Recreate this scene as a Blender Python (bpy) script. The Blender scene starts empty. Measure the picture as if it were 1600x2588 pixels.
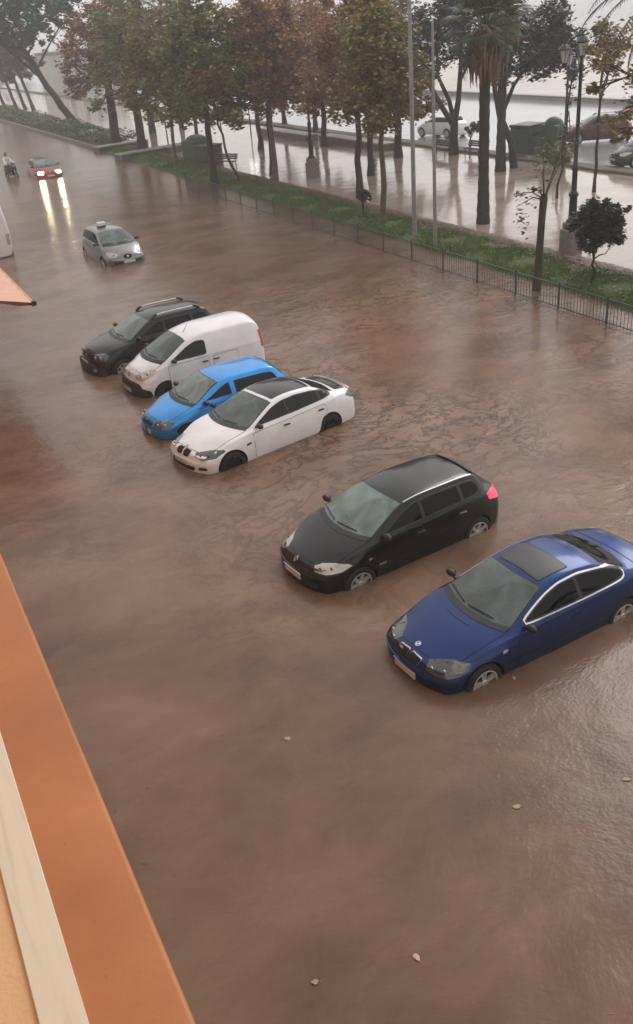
import bpy, bmesh, math, random
from mathutils import Vector, Matrix, geometry
from mathutils.bvhtree import BVHTree
R = math.radians
random.seed(7)
scene = bpy.context.scene
COL = scene.collection

# ------------------------------------------------------------------ camera
cam_d = bpy.data.cameras.new('camera')
cam = bpy.data.objects.new('camera', cam_d)
COL.objects.link(cam)
M3 = Matrix(((0.88543, 0.28067, -0.37045), (-0.45855, 0.39752, -0.79480), (-0.07582, 0.87361, 0.48068)))
cam.matrix_world = Matrix.Translation((0, 0, 8.48)) @ M3.to_4x4()
cam_d.sensor_fit = 'VERTICAL'
cam_d.sensor_height = 24.0
cam_d.lens = 24.0 * 2281.9 / 2588.0
cam_d.clip_end = 3000
scene.camera = cam

# ------------------------------------------------------------------ sky, sun, exposure
SUN_EL, SUN_AZ = 38.0, 60.0
world = bpy.data.worlds.new('World')
scene.world = world
world.use_nodes = True
wn = world.node_tree
wn.nodes.clear()
sky = wn.nodes.new('ShaderNodeTexSky')
sky.sky_type = 'NISHITA'
sky.sun_disc = False
sky.sun_elevation = R(SUN_EL)
sky.sun_rotation = R(SUN_AZ)
sky.dust_density = 4.0
hs = wn.nodes.new('ShaderNodeHueSaturation')
hs.inputs['Saturation'].default_value = 0.12
mx = wn.nodes.new('ShaderNodeMix')
mx.data_type = 'RGBA'
mx.inputs[0].default_value = 0.72
cl = wn.nodes.new('ShaderNodeTexNoise')          # broad soft cloud structure of an overcast sky
cl.inputs['Scale'].default_value = 2.2
cl.inputs['Detail'].default_value = 4.0
cr = wn.nodes.new('ShaderNodeValToRGB')
cr.color_ramp.elements[0].position = 0.30
cr.color_ramp.elements[0].color = (5.9, 5.75, 5.75, 1)
cr.color_ramp.elements[1].position = 0.72
cr.color_ramp.elements[1].color = (8.6, 8.25, 8.05, 1)
bg = wn.nodes.new('ShaderNodeBackground')
bg.inputs['Strength'].default_value = 0.12
wo = wn.nodes.new('ShaderNodeOutputWorld')
tc = wn.nodes.new('ShaderNodeTexCoord')
wn.links.new(tc.outputs['Generated'], cl.inputs['Vector'])
wn.links.new(cl.outputs['Fac'], cr.inputs['Fac'])
wn.links.new(sky.outputs['Color'], hs.inputs['Color'])
wn.links.new(hs.outputs['Color'], mx.inputs[6])
wn.links.new(cr.outputs['Color'], mx.inputs[7])
wn.links.new(mx.outputs[2], bg.inputs['Color'])
wn.links.new(bg.outputs[0], wo.inputs['Surface'])
sd = bpy.data.lights.new('sun', 'SUN')
sd.energy = 0.6
sd.angle = R(25)
sd.color = (1.0, 0.96, 0.93)
so = bpy.data.objects.new('sun', sd)
COL.objects.link(so)
so.location = (60, 40, 60)
_v = Vector((math.sin(R(SUN_AZ)) * math.cos(R(SUN_EL)), math.cos(R(SUN_AZ)) * math.cos(R(SUN_EL)), math.sin(R(SUN_EL))))
so.rotation_euler = (-_v).to_track_quat('-Z', 'Y').to_euler()
scene.view_settings.view_transform = 'Standard'
scene.view_settings.look = 'None'
scene.view_settings.gamma = 1.0
scene.view_settings.exposure = 0.42
scene.view_settings.use_curve_mapping = False
scene.render.engine = 'CYCLES'
scene.cycles.use_denoising = True
scene.cycles.max_bounces = 6
scene.cycles.volume_bounces = 1
scene.cycles.caustics_reflective = False
scene.cycles.caustics_refractive = False


# ------------------------------------------------------------------ materials
def new_mat(name):
    m = bpy.data.materials.new(name)
    m.use_nodes = True
    nt = m.node_tree
    return m, nt, nt.nodes['Principled BSDF']


def N(nt, t, **kw):
    n = nt.nodes.new(t)
    for k, v in kw.items():
        setattr(n, k, v)
    return n


def mat(name, col, rough=0.5, metal=0.0, coat=0.0, var=0.12, scale=6.0, bump=0.0, bscale=60.0,
        emit=None, estr=0.0, spec=0.5, col2=None):
    m, nt, b = new_mat(name)
    tc = N(nt, 'ShaderNodeTexCoord')
    nz = N(nt, 'ShaderNodeTexNoise')
    nz.inputs['Scale'].default_value = scale
    nz.inputs['Detail'].default_value = 5
    nt.links.new(tc.outputs['Object'], nz.inputs['Vector'])
    rp = N(nt, 'ShaderNodeValToRGB')
    c2 = col2 if col2 else tuple(min(1, c * (1 + var)) for c in col)
    c1 = col if col2 else tuple(c * (1 - var) for c in col)
    rp.color_ramp.elements[0].position = 0.3
    rp.color_ramp.elements[1].position = 0.7
    rp.color_ramp.elements[0].color = (*c1, 1)
    rp.color_ramp.elements[1].color = (*c2, 1)
    nt.links.new(nz.outputs['Fac'], rp.inputs['Fac'])
    nt.links.new(rp.outputs['Color'], b.inputs['Base Color'])
    b.inputs['Roughness'].default_value = rough
    b.inputs['Metallic'].default_value = metal
    b.inputs['Coat Weight'].default_value = coat
    b.inputs['Coat Roughness'].default_value = 0.04
    b.inputs['Specular IOR Level'].default_value = spec
    if bump > 0:
        n2 = N(nt, 'ShaderNodeTexNoise')
        n2.inputs['Scale'].default_value = bscale
        n2.inputs['Detail'].default_value = 4
        nt.links.new(tc.outputs['Object'], n2.inputs['Vector'])
        bp = N(nt, 'ShaderNodeBump')
        bp.inputs['Strength'].default_value = bump
        bp.inputs['Distance'].default_value = 0.02
        nt.links.new(n2.outputs['Fac'], bp.inputs['Height'])
        nt.links.new(bp.outputs['Normal'], b.inputs['Normal'])
    if emit:
        b.inputs['Emission Color'].default_value = (*emit, 1)
        b.inputs['Emission Strength'].default_value = estr
    return m


def paint(name, col, rough=0.28, metal=0.0, coatw=0.7):
    """wet car paint: base, clear coat, rain film bump and a little road dirt in the roughness"""
    m, nt, b = new_mat(name)
    tc = N(nt, 'ShaderNodeTexCoord')
    nz = N(nt, 'ShaderNodeTexNoise')
    nz.inputs['Scale'].default_value = 3.0
    nz.inputs['Detail'].default_value = 6
    nt.links.new(tc.outputs['Object'], nz.inputs['Vector'])
    rp = N(nt, 'ShaderNodeValToRGB')
    rp.color_ramp.elements[0].position = 0.35
    rp.color_ramp.elements[1].position = 0.7
    rp.color_ramp.elements[0].color = (*[c * 0.93 for c in col], 1)
    rp.color_ramp.elements[1].color = (*[min(1, c * 1.05) for c in col], 1)
    nt.links.new(nz.outputs['Fac'], rp.inputs['Fac'])
    nt.links.new(rp.outputs['Color'], b.inputs['Base Color'])
    b.inputs['Roughness'].default_value = rough
    b.inputs['Metallic'].default_value = metal
    b.inputs['Coat Weight'].default_value = coatw
    b.inputs['Specular IOR Level'].default_value = 0.15
    mr = N(nt, 'ShaderNodeMapRange')
    mr.inputs['To Min'].default_value = 0.03
    mr.inputs['To Max'].default_value = 0.14
    nt.links.new(nz.outputs['Fac'], mr.inputs['Value'])
    nt.links.new(mr.outputs['Result'], b.inputs['Coat Roughness'])
    dr = N(nt, 'ShaderNodeTexVoronoi')
    dr.inputs['Scale'].default_value = 55
    nt.links.new(tc.outputs['Object'], dr.inputs['Vector'])
    bp = N(nt, 'ShaderNodeBump')
    bp.inputs['Strength'].default_value = 0.06
    bp.inputs['Distance'].default_value = 0.004
    nt.links.new(dr.outputs['Distance'], bp.inputs['Height'])
    nt.links.new(bp.outputs['Normal'], b.inputs['Coat Normal'])
    return m


def leaf_mat(name, cols, trans=0.25):
    m, nt, b = new_mat(name)
    g = N(nt, 'ShaderNodeNewGeometry')
    rp = N(nt, 'ShaderNodeValToRGB')
    rp.color_ramp.interpolation = 'LINEAR'
    els = rp.color_ramp.elements
    while len(els) < len(cols):
        els.new(0.5)
    for i, c in enumerate(cols):
        els[i].position = i / (len(cols) - 1)
        els[i].color = (*c, 1)
    tc = N(nt, 'ShaderNodeTexCoord')
    nz = N(nt, 'ShaderNodeTexNoise')
    nz.inputs['Scale'].default_value = 0.55
    nz.inputs['Detail'].default_value = 3
    nt.links.new(tc.outputs['Object'], nz.inputs['Vector'])
    ma = N(nt, 'ShaderNodeMath', operation='MULTIPLY_ADD')
    ma.inputs[1].default_value = 0.45
    nt.links.new(g.outputs['Random Per Island'], ma.inputs[0])
    mr = N(nt, 'ShaderNodeMapRange')
    mr.inputs['From Min'].default_value = 0.3
    mr.inputs['From Max'].default_value = 0.7
    mr.inputs['To Min'].default_value = 0.0
    mr.inputs['To Max'].default_value = 0.55
    nt.links.new(nz.outputs['Fac'], mr.inputs['Value'])
    nt.links.new(mr.outputs['Result'], ma.inputs[2])
    nt.links.new(ma.outputs[0], rp.inputs['Fac'])
    nt.links.new(rp.outputs['Color'], b.inputs['Base Color'])
    b.inputs['Roughness'].default_value = 0.5
    tr = N(nt, 'ShaderNodeBsdfTranslucent')
    nt.links.new(rp.outputs['Color'], tr.inputs['Color'])
    ms = N(nt, 'ShaderNodeMixShader')
    ms.inputs[0].default_value = trans
    nt.links.new(b.outputs[0], ms.inputs[1])
    nt.links.new(tr.outputs[0], ms.inputs[2])
    nt.links.new(ms.outputs[0], nt.nodes['Material Output'].inputs['Surface'])
    return m


def water_mat(name, c1, c2, c3, rough, bump_hi, scale=1.0, spec=0.5, chop=0.10, ripple_refl=0.0, sheen_zone=None):
    """opaque muddy water: silt clouds drawn out by the current, patches of ripple between calm patches"""
    m, nt, b = new_mat(name)
    tc = N(nt, 'ShaderNodeTexCoord')
    L = nt.links.new
    # warp
    w1 = N(nt, 'ShaderNodeTexNoise')
    w1.inputs['Scale'].default_value = 0.16 * scale
    w1.inputs['Detail'].default_value = 3
    L(tc.outputs['Object'], w1.inputs['Vector'])
    vm = N(nt, 'ShaderNodeVectorMath', operation='SCALE')
    vm.inputs['Scale'].default_value = 2.2
    L(w1.outputs['Color'], vm.inputs[0])
    va = N(nt, 'ShaderNodeVectorMath', operation='ADD')
    L(tc.outputs['Object'], va.inputs[0])
    L(vm.outputs[0], va.inputs[1])
    mp = N(nt, 'ShaderNodeMapping')
    mp.inputs['Rotation'].default_value = (0, 0, R(-28))
    mp.inputs['Scale'].default_value = (0.85, 1.15, 1.0)
    L(va.outputs[0], mp.inputs['Vector'])
    # silt
    n1 = N(nt, 'ShaderNodeTexNoise')
    n1.inputs['Scale'].default_value = 0.34 * scale
    n1.inputs['Detail'].default_value = 8
    n1.inputs['Roughness'].default_value = 0.6
    L(mp.outputs[0], n1.inputs['Vector'])
    rp = N(nt, 'ShaderNodeValToRGB')
    e = rp.color_ramp.elements
    e.new(0.5)
    for i, (p, c) in enumerate(((0.33, c1), (0.52, c2), (0.70, c3))):
        e[i].position = p
        e[i].color = (*c, 1)
    L(n1.outputs['Fac'], rp.inputs['Fac'])
    L(rp.outputs['Color'], b.inputs['Base Color'])
    b.inputs['IOR'].default_value = 1.33
    b.inputs['Specular IOR Level'].default_value = spec
    # ripple mask
    nm = N(nt, 'ShaderNodeTexNoise')
    nm.inputs['Scale'].default_value = 0.11 * scale
    nm.inputs['Detail'].default_value = 4
    L(va.outputs[0], nm.inputs['Vector'])
    mr = N(nt, 'ShaderNodeMapRange')
    mr.inputs['From Min'].default_value = 0.42
    mr.inputs['From Max'].default_value = 0.62
    mr.inputs['To Min'].default_value = 0.25
    mr.inputs['To Max'].default_value = 1.0
    L(nm.outputs['Fac'], mr.inputs['Value'])
    n2 = N(nt, 'ShaderNodeTexNoise')
    n2.inputs['Scale'].default_value = 1.9 * scale
    n2.inputs['Detail'].default_value = 4
    n2.inputs['Roughness'].default_value = 0.55
    n2.inputs['Distortion'].default_value = 0.6
    L(mp.outputs[0], n2.inputs['Vector'])
    n3 = N(nt, 'ShaderNodeTexNoise')
    n3.inputs['Scale'].default_value = 0.5 * scale
    n3.inputs['Detail'].default_value = 3
    L(mp.outputs[0], n3.inputs['Vector'])
    m1 = N(nt, 'ShaderNodeMath', operation='MULTIPLY')
    L(n2.outputs['Fac'], m1.inputs[0])
    L(mr.outputs['Result'], m1.inputs[1])
    m2 = N(nt, 'ShaderNodeMath', operation='MULTIPLY_ADD')
    L(n3.outputs['Fac'], m2.inputs[0])
    m2.inputs[1].default_value = 1.2
    L(m1.outputs[0], m2.inputs[2])
    bp = N(nt, 'ShaderNodeBump')
    bp.inputs['Strength'].default_value = 1.0
    bp.inputs['Distance'].default_value = bump_hi
    L(m2.outputs[0], bp.inputs['Height'])
    L(bp.outputs['Normal'], b.inputs['Normal'])
    # fine chop that blurs what the water mirrors
    n5 = N(nt, 'ShaderNodeTexNoise')
    n5.inputs['Scale'].default_value = 11.0 * scale
    n5.inputs['Detail'].default_value = 3
    L(mp.outputs[0], n5.inputs['Vector'])
    m3 = N(nt, 'ShaderNodeMath', operation='MULTIPLY_ADD')
    L(n5.outputs['Fac'], m3.inputs[0])
    m3.inputs[1].default_value = chop
    L(m2.outputs[0], m3.inputs[2])
    L(m3.outputs[0], bp.inputs['Height'])
    # dark ripple reflections painted as thin ridges of a warped noise, only inside the ripple patches
    n6 = N(nt, 'ShaderNodeTexNoise')
    n6.inputs['Scale'].default_value = 0.95 * scale
    n6.inputs['Detail'].default_value = 9
    n6.inputs['Roughness'].default_value = 0.68
    n6.inputs['Distortion'].default_value = 0.5
    L(mp.outputs[0], n6.inputs['Vector'])
    ab = N(nt, 'ShaderNodeMath', operation='SUBTRACT')
    L(n6.outputs['Fac'], ab.inputs[0])
    ab.inputs[1].default_value = 0.5
    ab2 = N(nt, 'ShaderNodeMath', operation='ABSOLUTE')
    L(ab.outputs[0], ab2.inputs[0])
    rv = N(nt, 'ShaderNodeMapRange')
    rv.inputs['From Min'].default_value = 0.0
    rv.inputs['From Max'].default_value = 0.048
    rv.inputs['To Min'].default_value = 1.0
    rv.inputs['To Max'].default_value = 0.0
    L(ab2.outputs[0], rv.inputs['Value'])
    mk = N(nt, 'ShaderNodeMapRange')
    mk.inputs['From Min'].default_value = 0.36
    mk.inputs['From Max'].default_value = 0.54
    mk.inputs['To Min'].default_value = 0.06
    mk.inputs['To Max'].default_value = ripple_refl
    L(nm.outputs['Fac'], mk.inputs['Value'])
    mv = N(nt, 'ShaderNodeMath', operation='MULTIPLY')
    L(rv.outputs['Result'], mv.inputs[0])
    L(mk.outputs['Result'], mv.inputs[1])
    mc = N(nt, 'ShaderNodeMix')
    mc.data_type = 'RGBA'
    L(mv.outputs[0], mc.inputs[0])
    L(rp.outputs['Color'], mc.inputs[6])
    if sheen_zone:
        # brighter mid-street water, sky sheen painted into the colour; dark lines stay inside it
        px_, py_, pr, pc = sheen_zone
        vs = N(nt, 'ShaderNodeVectorMath', operation='DISTANCE')
        L(va.outputs[0], vs.inputs[0])
        vs.inputs[1].default_value = (px_ + 1.1, py_ + 1.1, 1.1)
        pm = N(nt, 'ShaderNodeMapRange')
        pm.interpolation_type = 'SMOOTHSTEP'
        pm.inputs['From Min'].default_value = pr * 0.25
        pm.inputs['From Max'].default_value = pr * 1.15
        pm.inputs['To Min'].default_value = 1.0
        pm.inputs['To Max'].default_value = 0.10
        L(vs.outputs['Value'], pm.inputs['Value'])
        rm_ = N(nt, 'ShaderNodeMath', operation='MULTIPLY')
        L(mr.outputs['Result'], rm_.inputs[0])
        L(pm.outputs['Result'], rm_.inputs[1])
        ra_ = N(nt, 'ShaderNodeMath', operation='ADD')
        L(rm_.outputs[0], ra_.inputs[0])
        ra_.inputs[1].default_value = 0.12
        L(ra_.outputs[0], m1.inputs[1])
        mv2 = N(nt, 'ShaderNodeMath', operation='MULTIPLY')
        L(mv.outputs[0], mv2.inputs[0])
        L(pm.outputs['Result'], mv2.inputs[1])
        L(mv2.outputs[0], mc.inputs[0])
        mp2 = N(nt, 'ShaderNodeMix')
        mp2.data_type = 'RGBA'
        mp2.blend_type = 'MULTIPLY'
        L(pm.outputs['Result'], mp2.inputs[0])
        L(rp.outputs['Color'], mp2.inputs[6])
        mp2.inputs[7].default_value = (*pc, 1)
        L(mp2.outputs[2], mc.inputs[6])
    mc.inputs[7].default_value = (*[c * 0.45 for c in c1], 1)
    L(mc.outputs[2], b.inputs['Base Color'])
    rr = N(nt, 'ShaderNodeMapRange')
    rr.inputs['To Min'].default_value = rough
    rr.inputs['To Max'].default_value = rough * 1.6
    L(nm.outputs['Fac'], rr.inputs['Value'])
    L(rr.outputs['Result'], b.inputs['Roughness'])
    return m


def ground_mat(name, c1, c2, rough=0.6, scale=0.8, bump=0.3, spec=0.5):
    m, nt, b = new_mat(name)
    L = nt.links.new
    tc = N(nt, 'ShaderNodeTexCoord')
    n1 = N(nt, 'ShaderNodeTexNoise')
    n1.inputs['Scale'].default_value = scale
    n1.inputs['Detail'].default_value = 8
    n1.inputs['Roughness'].default_value = 0.65
    L(tc.outputs['Object'], n1.inputs['Vector'])
    rp = N(nt, 'ShaderNodeValToRGB')
    rp.color_ramp.elements[0].position = 0.35
    rp.color_ramp.elements[0].color = (*c1, 1)
    rp.color_ramp.elements[1].position = 0.65
    rp.color_ramp.elements[1].color = (*c2, 1)
    L(n1.outputs['Fac'], rp.inputs['Fac'])
    L(rp.outputs['Color'], b.inputs['Base Color'])
    b.inputs['Roughness'].default_value = rough
    b.inputs['Specular IOR Level'].default_value = spec
    bp = N(nt, 'ShaderNodeBump')
    bp.inputs['Strength'].default_value = bump
    bp.inputs['Distance'].default_value = 0.05
    n2 = N(nt, 'ShaderNodeTexNoise')
    n2.inputs['Scale'].default_value = scale * 14
    n2.inputs['Detail'].default_value = 4
    L(tc.outputs['Object'], n2.inputs['Vector'])
    L(n2.outputs['Fac'], bp.inputs['Height'])
    L(bp.outputs['Normal'], b.inputs['Normal'])
    return m


MT = {}
MT['blue'] = paint('paint_deep_blue', (0.006, 0.030, 0.130), 0.36, 0.6, 0.5)
MT['black'] = paint('paint_black', (0.005, 0.0035, 0.005), 0.3, 0.0, 0.6)
MT['white'] = paint('paint_white', (0.86, 0.855, 0.865), 0.35)
MT['azure'] = paint('paint_azure', (0.03, 0.30, 0.74), 0.42, 0.5)
MT['silver'] = paint('paint_silver', (0.22, 0.215, 0.225), 0.34, 0.7)
MT['red'] = paint('paint_red', (0.30, 0.035, 0.03), 0.4)
MT['darkgreen'] = paint('paint_dark_green', (0.02, 0.035, 0.03), 0.4)
MT['maroon'] = paint('paint_maroon', (0.10, 0.02, 0.025), 0.4)


def glass_mat(name, tint, mist, mist_sky_col, scale=1.8, gloss=0.9):
    """thin window pane: tinted see-through, a clear reflection, patchy mist with sky reflection painted into its colour"""
    m, nt, b = new_mat(name)
    L = nt.links.new
    tc = N(nt, 'ShaderNodeTexCoord')
    nz = N(nt, 'ShaderNodeTexNoise')
    nz.inputs['Scale'].default_value = scale
    nz.inputs['Detail'].default_value = 5
    nz.inputs['Distortion'].default_value = 0.8
    L(tc.outputs['Object'], nz.inputs['Vector'])
    mr = N(nt, 'ShaderNodeMapRange')
    mr.inputs['From Min'].default_value = 0.35
    mr.inputs['From Max'].default_value = 0.65
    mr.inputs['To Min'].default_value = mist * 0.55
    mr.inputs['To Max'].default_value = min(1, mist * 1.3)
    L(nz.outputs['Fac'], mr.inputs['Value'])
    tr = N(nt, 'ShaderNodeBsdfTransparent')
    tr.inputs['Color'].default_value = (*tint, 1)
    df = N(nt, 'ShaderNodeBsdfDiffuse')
    df.inputs['Color'].default_value = (*mist_sky_col, 1)
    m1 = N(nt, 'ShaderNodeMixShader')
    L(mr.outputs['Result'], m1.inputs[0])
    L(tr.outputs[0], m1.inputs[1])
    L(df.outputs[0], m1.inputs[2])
    gl = N(nt, 'ShaderNodeBsdfGlossy')
    gl.inputs['Roughness'].default_value = 0.03
    fr = N(nt, 'ShaderNodeFresnel')
    fr.inputs['IOR'].default_value = 1.5
    mm = N(nt, 'ShaderNodeMath', operation='MULTIPLY')
    mm.inputs[1].default_value = gloss
    L(fr.outputs[0], mm.inputs[0])
    m2 = N(nt, 'ShaderNodeMixShader')
    L(mm.outputs[0], m2.inputs[0])
    L(m1.outputs[0], m2.inputs[1])
    L(gl.outputs[0], m2.inputs[2])
    L(m2.outputs[0], nt.nodes['Material Output'].inputs['Surface'])
    return m


MT['screen'] = glass_mat('windscreen_glass', (0.62, 0.70, 0.68), 0.50, (0.22, 0.30, 0.285))  # pale teal: condensation plus sky reflection painted as diffuse colour
MT['screen2'] = glass_mat('windscreen_glass_sky_mist', (0.60, 0.70, 0.66), 0.66, (0.29, 0.40, 0.36))
MT['glass'] = glass_mat('side_glass', (0.16, 0.17, 0.17), 0.06, (0.05, 0.05, 0.05), gloss=0.45)
MT['seat'] = mat('seat_fabric', (0.09, 0.088, 0.085), 0.8, var=0.2)
MT['cabin'] = mat('cabin_lining', (0.025, 0.024, 0.024), 0.8, var=0.2)
MT['trimblack'] = mat('black_trim', (0.012, 0.012, 0.013), 0.45, var=0.2)
MT['seam'] = mat('seam_gap', (0.006, 0.006, 0.007), 0.7)
MT['plastic'] = mat('dark_bumper_plastic', (0.028, 0.027, 0.028), 0.5, var=0.2)
MT['chrome'] = mat('chrome', (0.75, 0.75, 0.76), 0.16, metal=1.0, var=0.05)
MT['satin'] = mat('satin_metal', (0.55, 0.54, 0.55), 0.34, metal=0.9, var=0.05)
MT['tyre'] = mat('tyre_rubber', (0.014, 0.014, 0.015), 0.8, bump=0.3, bscale=40)
MT['rim'] = mat('alloy_rim', (0.62, 0.60, 0.60), 0.35, metal=0.55, var=0.08)
MT['rimdark'] = mat('black_rim', (0.012, 0.012, 0.013), 0.35, metal=0.3)
MT['lens'] = mat('headlight_lens', (0.46, 0.42, 0.36), 0.12, coat=1.0, var=0.15, scale=9)
MT['lensdark'] = mat('smoked_headlight_lens', (0.035, 0.035, 0.037), 0.08, coat=1.0, var=0.5, scale=20)
MT['lensamber'] = mat('amber_lens', (0.60, 0.25, 0.05), 0.2, coat=1.0)
MT['tail'] = mat('tail_light_red', (0.45, 0.012, 0.02), 0.15, coat=1.0, var=0.2, scale=20)
MT['taillit'] = mat('tail_light_lit', (0.6, 0.02, 0.04), 0.15, coat=1.0, emit=(1.0, 0.05, 0.10), estr=1.1)
MT['lit'] = mat('lit_headlamp', (0.9, 0.85, 0.7), 0.2, emit=(1.0, 0.78, 0.42), estr=80)
MT['plate'] = mat('plate_white', (0.62, 0.60, 0.60), 0.35, var=0.06)
MT['plateblue'] = mat('plate_blue', (0.02, 0.06, 0.4), 0.35)
MT['ink'] = mat('plate_ink', (0.02, 0.02, 0.02), 0.5)
MT['badgeblue'] = mat('badge_blue', (0.03, 0.16, 0.55), 0.3)
MT['badgewhite'] = mat('badge_white', (0.8, 0.8, 0.8), 0.3)
MT['reflector'] = mat('lamp_reflector', (0.16, 0.15, 0.14), 0.12, metal=0.6, var=0.3, scale=20)
MT['well'] = mat('wheel_well', (0.006, 0.006, 0.006), 0.9)
MT['sunroof'] = mat('sunroof_glass', (0.045, 0.047, 0.052), 0.4, coat=0.0, var=0.2, spec=0.4)
MT['interior'] = mat('dashboard', (0.03, 0.03, 0.03), 0.7)
MT['bark'] = mat('bark_dark', (0.032, 0.022, 0.018), 0.85, var=0.35, scale=5, bump=0.6, bscale=14)
MT['barkpale'] = mat('bark_mottled', (0.16, 0.13, 0.085), 0.8, scale=4, bump=0.5, bscale=14, col2=(0.07, 0.055, 0.035))
MT['barkyellow'] = mat('bark_mossy_yellow', (0.15, 0.125, 0.028), 0.8, scale=3, bump=0.5, bscale=14, col2=(0.07, 0.055, 0.02))
MT['barkbrown'] = mat('bark_brown', (0.075, 0.048, 0.022), 0.85, scale=3, bump=0.5, bscale=12, col2=(0.03, 0.02, 0.012))
MT['palmbark'] = mat('palm_bark', (0.035, 0.026, 0.022), 0.9, var=0.4, scale=9, bump=0.8, bscale=10)
MT['iron'] = mat('lamp_iron', (0.016, 0.019, 0.020), 0.45, var=0.2, bump=0.15)
MT['lampglass'] = mat('lantern_glass', (0.42, 0.42, 0.42), 0.2, coat=0.5, var=0.2)
MT['lampon'] = mat('lit_globe', (0.9, 0.88, 0.8), 0.3, emit=(1.0, 0.93, 0.8), estr=3.5)
MT['pole'] = mat('galvanised_pole', (0.27, 0.28, 0.28), 0.5, metal=0.3, var=0.15)
MT['fence'] = mat('fence_green_iron', (0.035, 0.055, 0.046), 0.5, var=0.3, scale=8)
MT['stone'] = mat('pedestal_stone', (0.20, 0.165, 0.155), 0.6, var=0.2, scale=7, bump=0.4)
MT['wallstone'] = mat('planter_stone', (0.13, 0.10, 0.09), 0.55, var=0.25, scale=3, bump=0.4)
MT['coping'] = mat('planter_coping', (0.33, 0.29, 0.27), 0.5, var=0.15, scale=3, bump=0.3)
MT['bench'] = mat('bench_wood', (0.055, 0.035, 0.028), 0.5, var=0.3, scale=8)
MT['bin'] = mat('green_container', (0.03, 0.065, 0.04), 0.45, var=0.2, scale=3)
MT['binbrown'] = mat('brown_container', (0.045, 0.033, 0.028), 0.5, var=0.2, scale=3)
MT['cloth_orange'] = mat('awning_fabric', (0.70, 0.44, 0.31), 0.85, var=0.08, scale=2.5, bump=0.2, bscale=200)
MT['cloth_brown'] = mat('awning_valance', (0.16, 0.07, 0.035), 0.85, var=0.15, scale=2.5)
MT['black_plastic'] = mat('end_cap', (0.02, 0.015, 0.012), 0.5)
MT['skin'] = mat('skin', (0.42, 0.24, 0.17), 0.6)
MT['jacket'] = mat('white_jacket', (0.80, 0.79, 0.76), 0.8, var=0.06)
MT['trousers'] = mat('dark_trousers', (0.02, 0.02, 0.022), 0.85)
MT['helmet'] = mat('dark_helmet', (0.012, 0.012, 0.014), 0.15, coat=1.0)
MT['buildpale'] = mat('pale_render', (0.50, 0.48, 0.45), 0.8, var=0.08, scale=0.6)
MT['roofgrey'] = mat('roof_grey', (0.18, 0.16, 0.15), 0.8, var=0.15, scale=0.8)
MT['windowdark'] = mat('window_dark', (0.03, 0.035, 0.04), 0.12, coat=0.5)

# painted parapet: real wear and scuffs, fine render grain
def ledge_mat():
    m, nt, b = new_mat('orange_masonry_paint')
    L = nt.links.new
    tc = N(nt, 'ShaderNodeTexCoord')
    n1 = N(nt, 'ShaderNodeTexNoise')
    n1.inputs['Scale'].default_value = 3.2
    n1.inputs['Detail'].default_value = 7
    L(tc.outputs['Object'], n1.inputs['Vector'])
    rp = N(nt, 'ShaderNodeValToRGB')
    e = rp.color_ramp.elements
    e.new(0.5)
    for i, (p, c) in enumerate(((0.30, (0.36, 0.115, 0.028)), (0.5, (0.41, 0.14, 0.040)), (0.72, (0.47, 0.18, 0.062)))):
        e[i].position = p
        e[i].color = (*c, 1)
    L(n1.outputs['Fac'], rp.inputs['Fac'])
    # worn specks and scuffs
    n2 = N(nt, 'ShaderNodeTexNoise')
    n2.inputs['Scale'].default_value = 26
    n2.inputs['Detail'].default_value = 6
    n2.inputs['Roughness'].default_value = 0.7
    L(tc.outputs['Object'], n2.inputs['Vector'])
    sp = N(nt, 'ShaderNodeMapRange')
    sp.inputs['From Min'].default_value = 0.63
    sp.inputs['From Max'].default_value = 0.70
    sp.inputs['To Max'].default_value = 0.45
    L(n2.outputs['Fac'], sp.inputs['Value'])
    mc = N(nt, 'ShaderNodeMix')
    mc.data_type = 'RGBA'
    L(sp.outputs['Result'], mc.inputs[0])
    L(rp.outputs['Color'], mc.inputs[6])
    mc.inputs[7].default_value = (0.20, 0.085, 0.04, 1)
    L(mc.outputs[2], b.inputs['Base Color'])
    rr = N(nt, 'ShaderNodeMapRange')
    rr.inputs['From Min'].default_value = 0.35
    rr.inputs['From Max'].default_value = 0.65
    rr.inputs['To Min'].default_value = 0.32
    rr.inputs['To Max'].default_value = 0.62
    L(n1.outputs['Fac'], rr.inputs['Value'])
    L(rr.outputs['Result'], b.inputs['Roughness'])
    bp = N(nt, 'ShaderNodeBump')
    bp.inputs['Strength'].default_value = 0.2
    bp.inputs['Distance'].default_value = 0.003
    n3 = N(nt, 'ShaderNodeTexNoise')
    n3.inputs['Scale'].default_value = 75
    n3.inputs['Detail'].default_value = 4
    L(tc.outputs['Object'], n3.inputs['Vector'])
    L(n3.outputs['Fac'], bp.inputs['Height'])
    L(bp.outputs['Normal'], b.inputs['Normal'])
    return m


MT['orange'] = ledge_mat()
MT['peach'] = mat('peach_wall', (0.62, 0.37, 0.18), 0.7, scale=3.0, bump=0.15, bscale=90, col2=(0.70, 0.44, 0.23))


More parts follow.
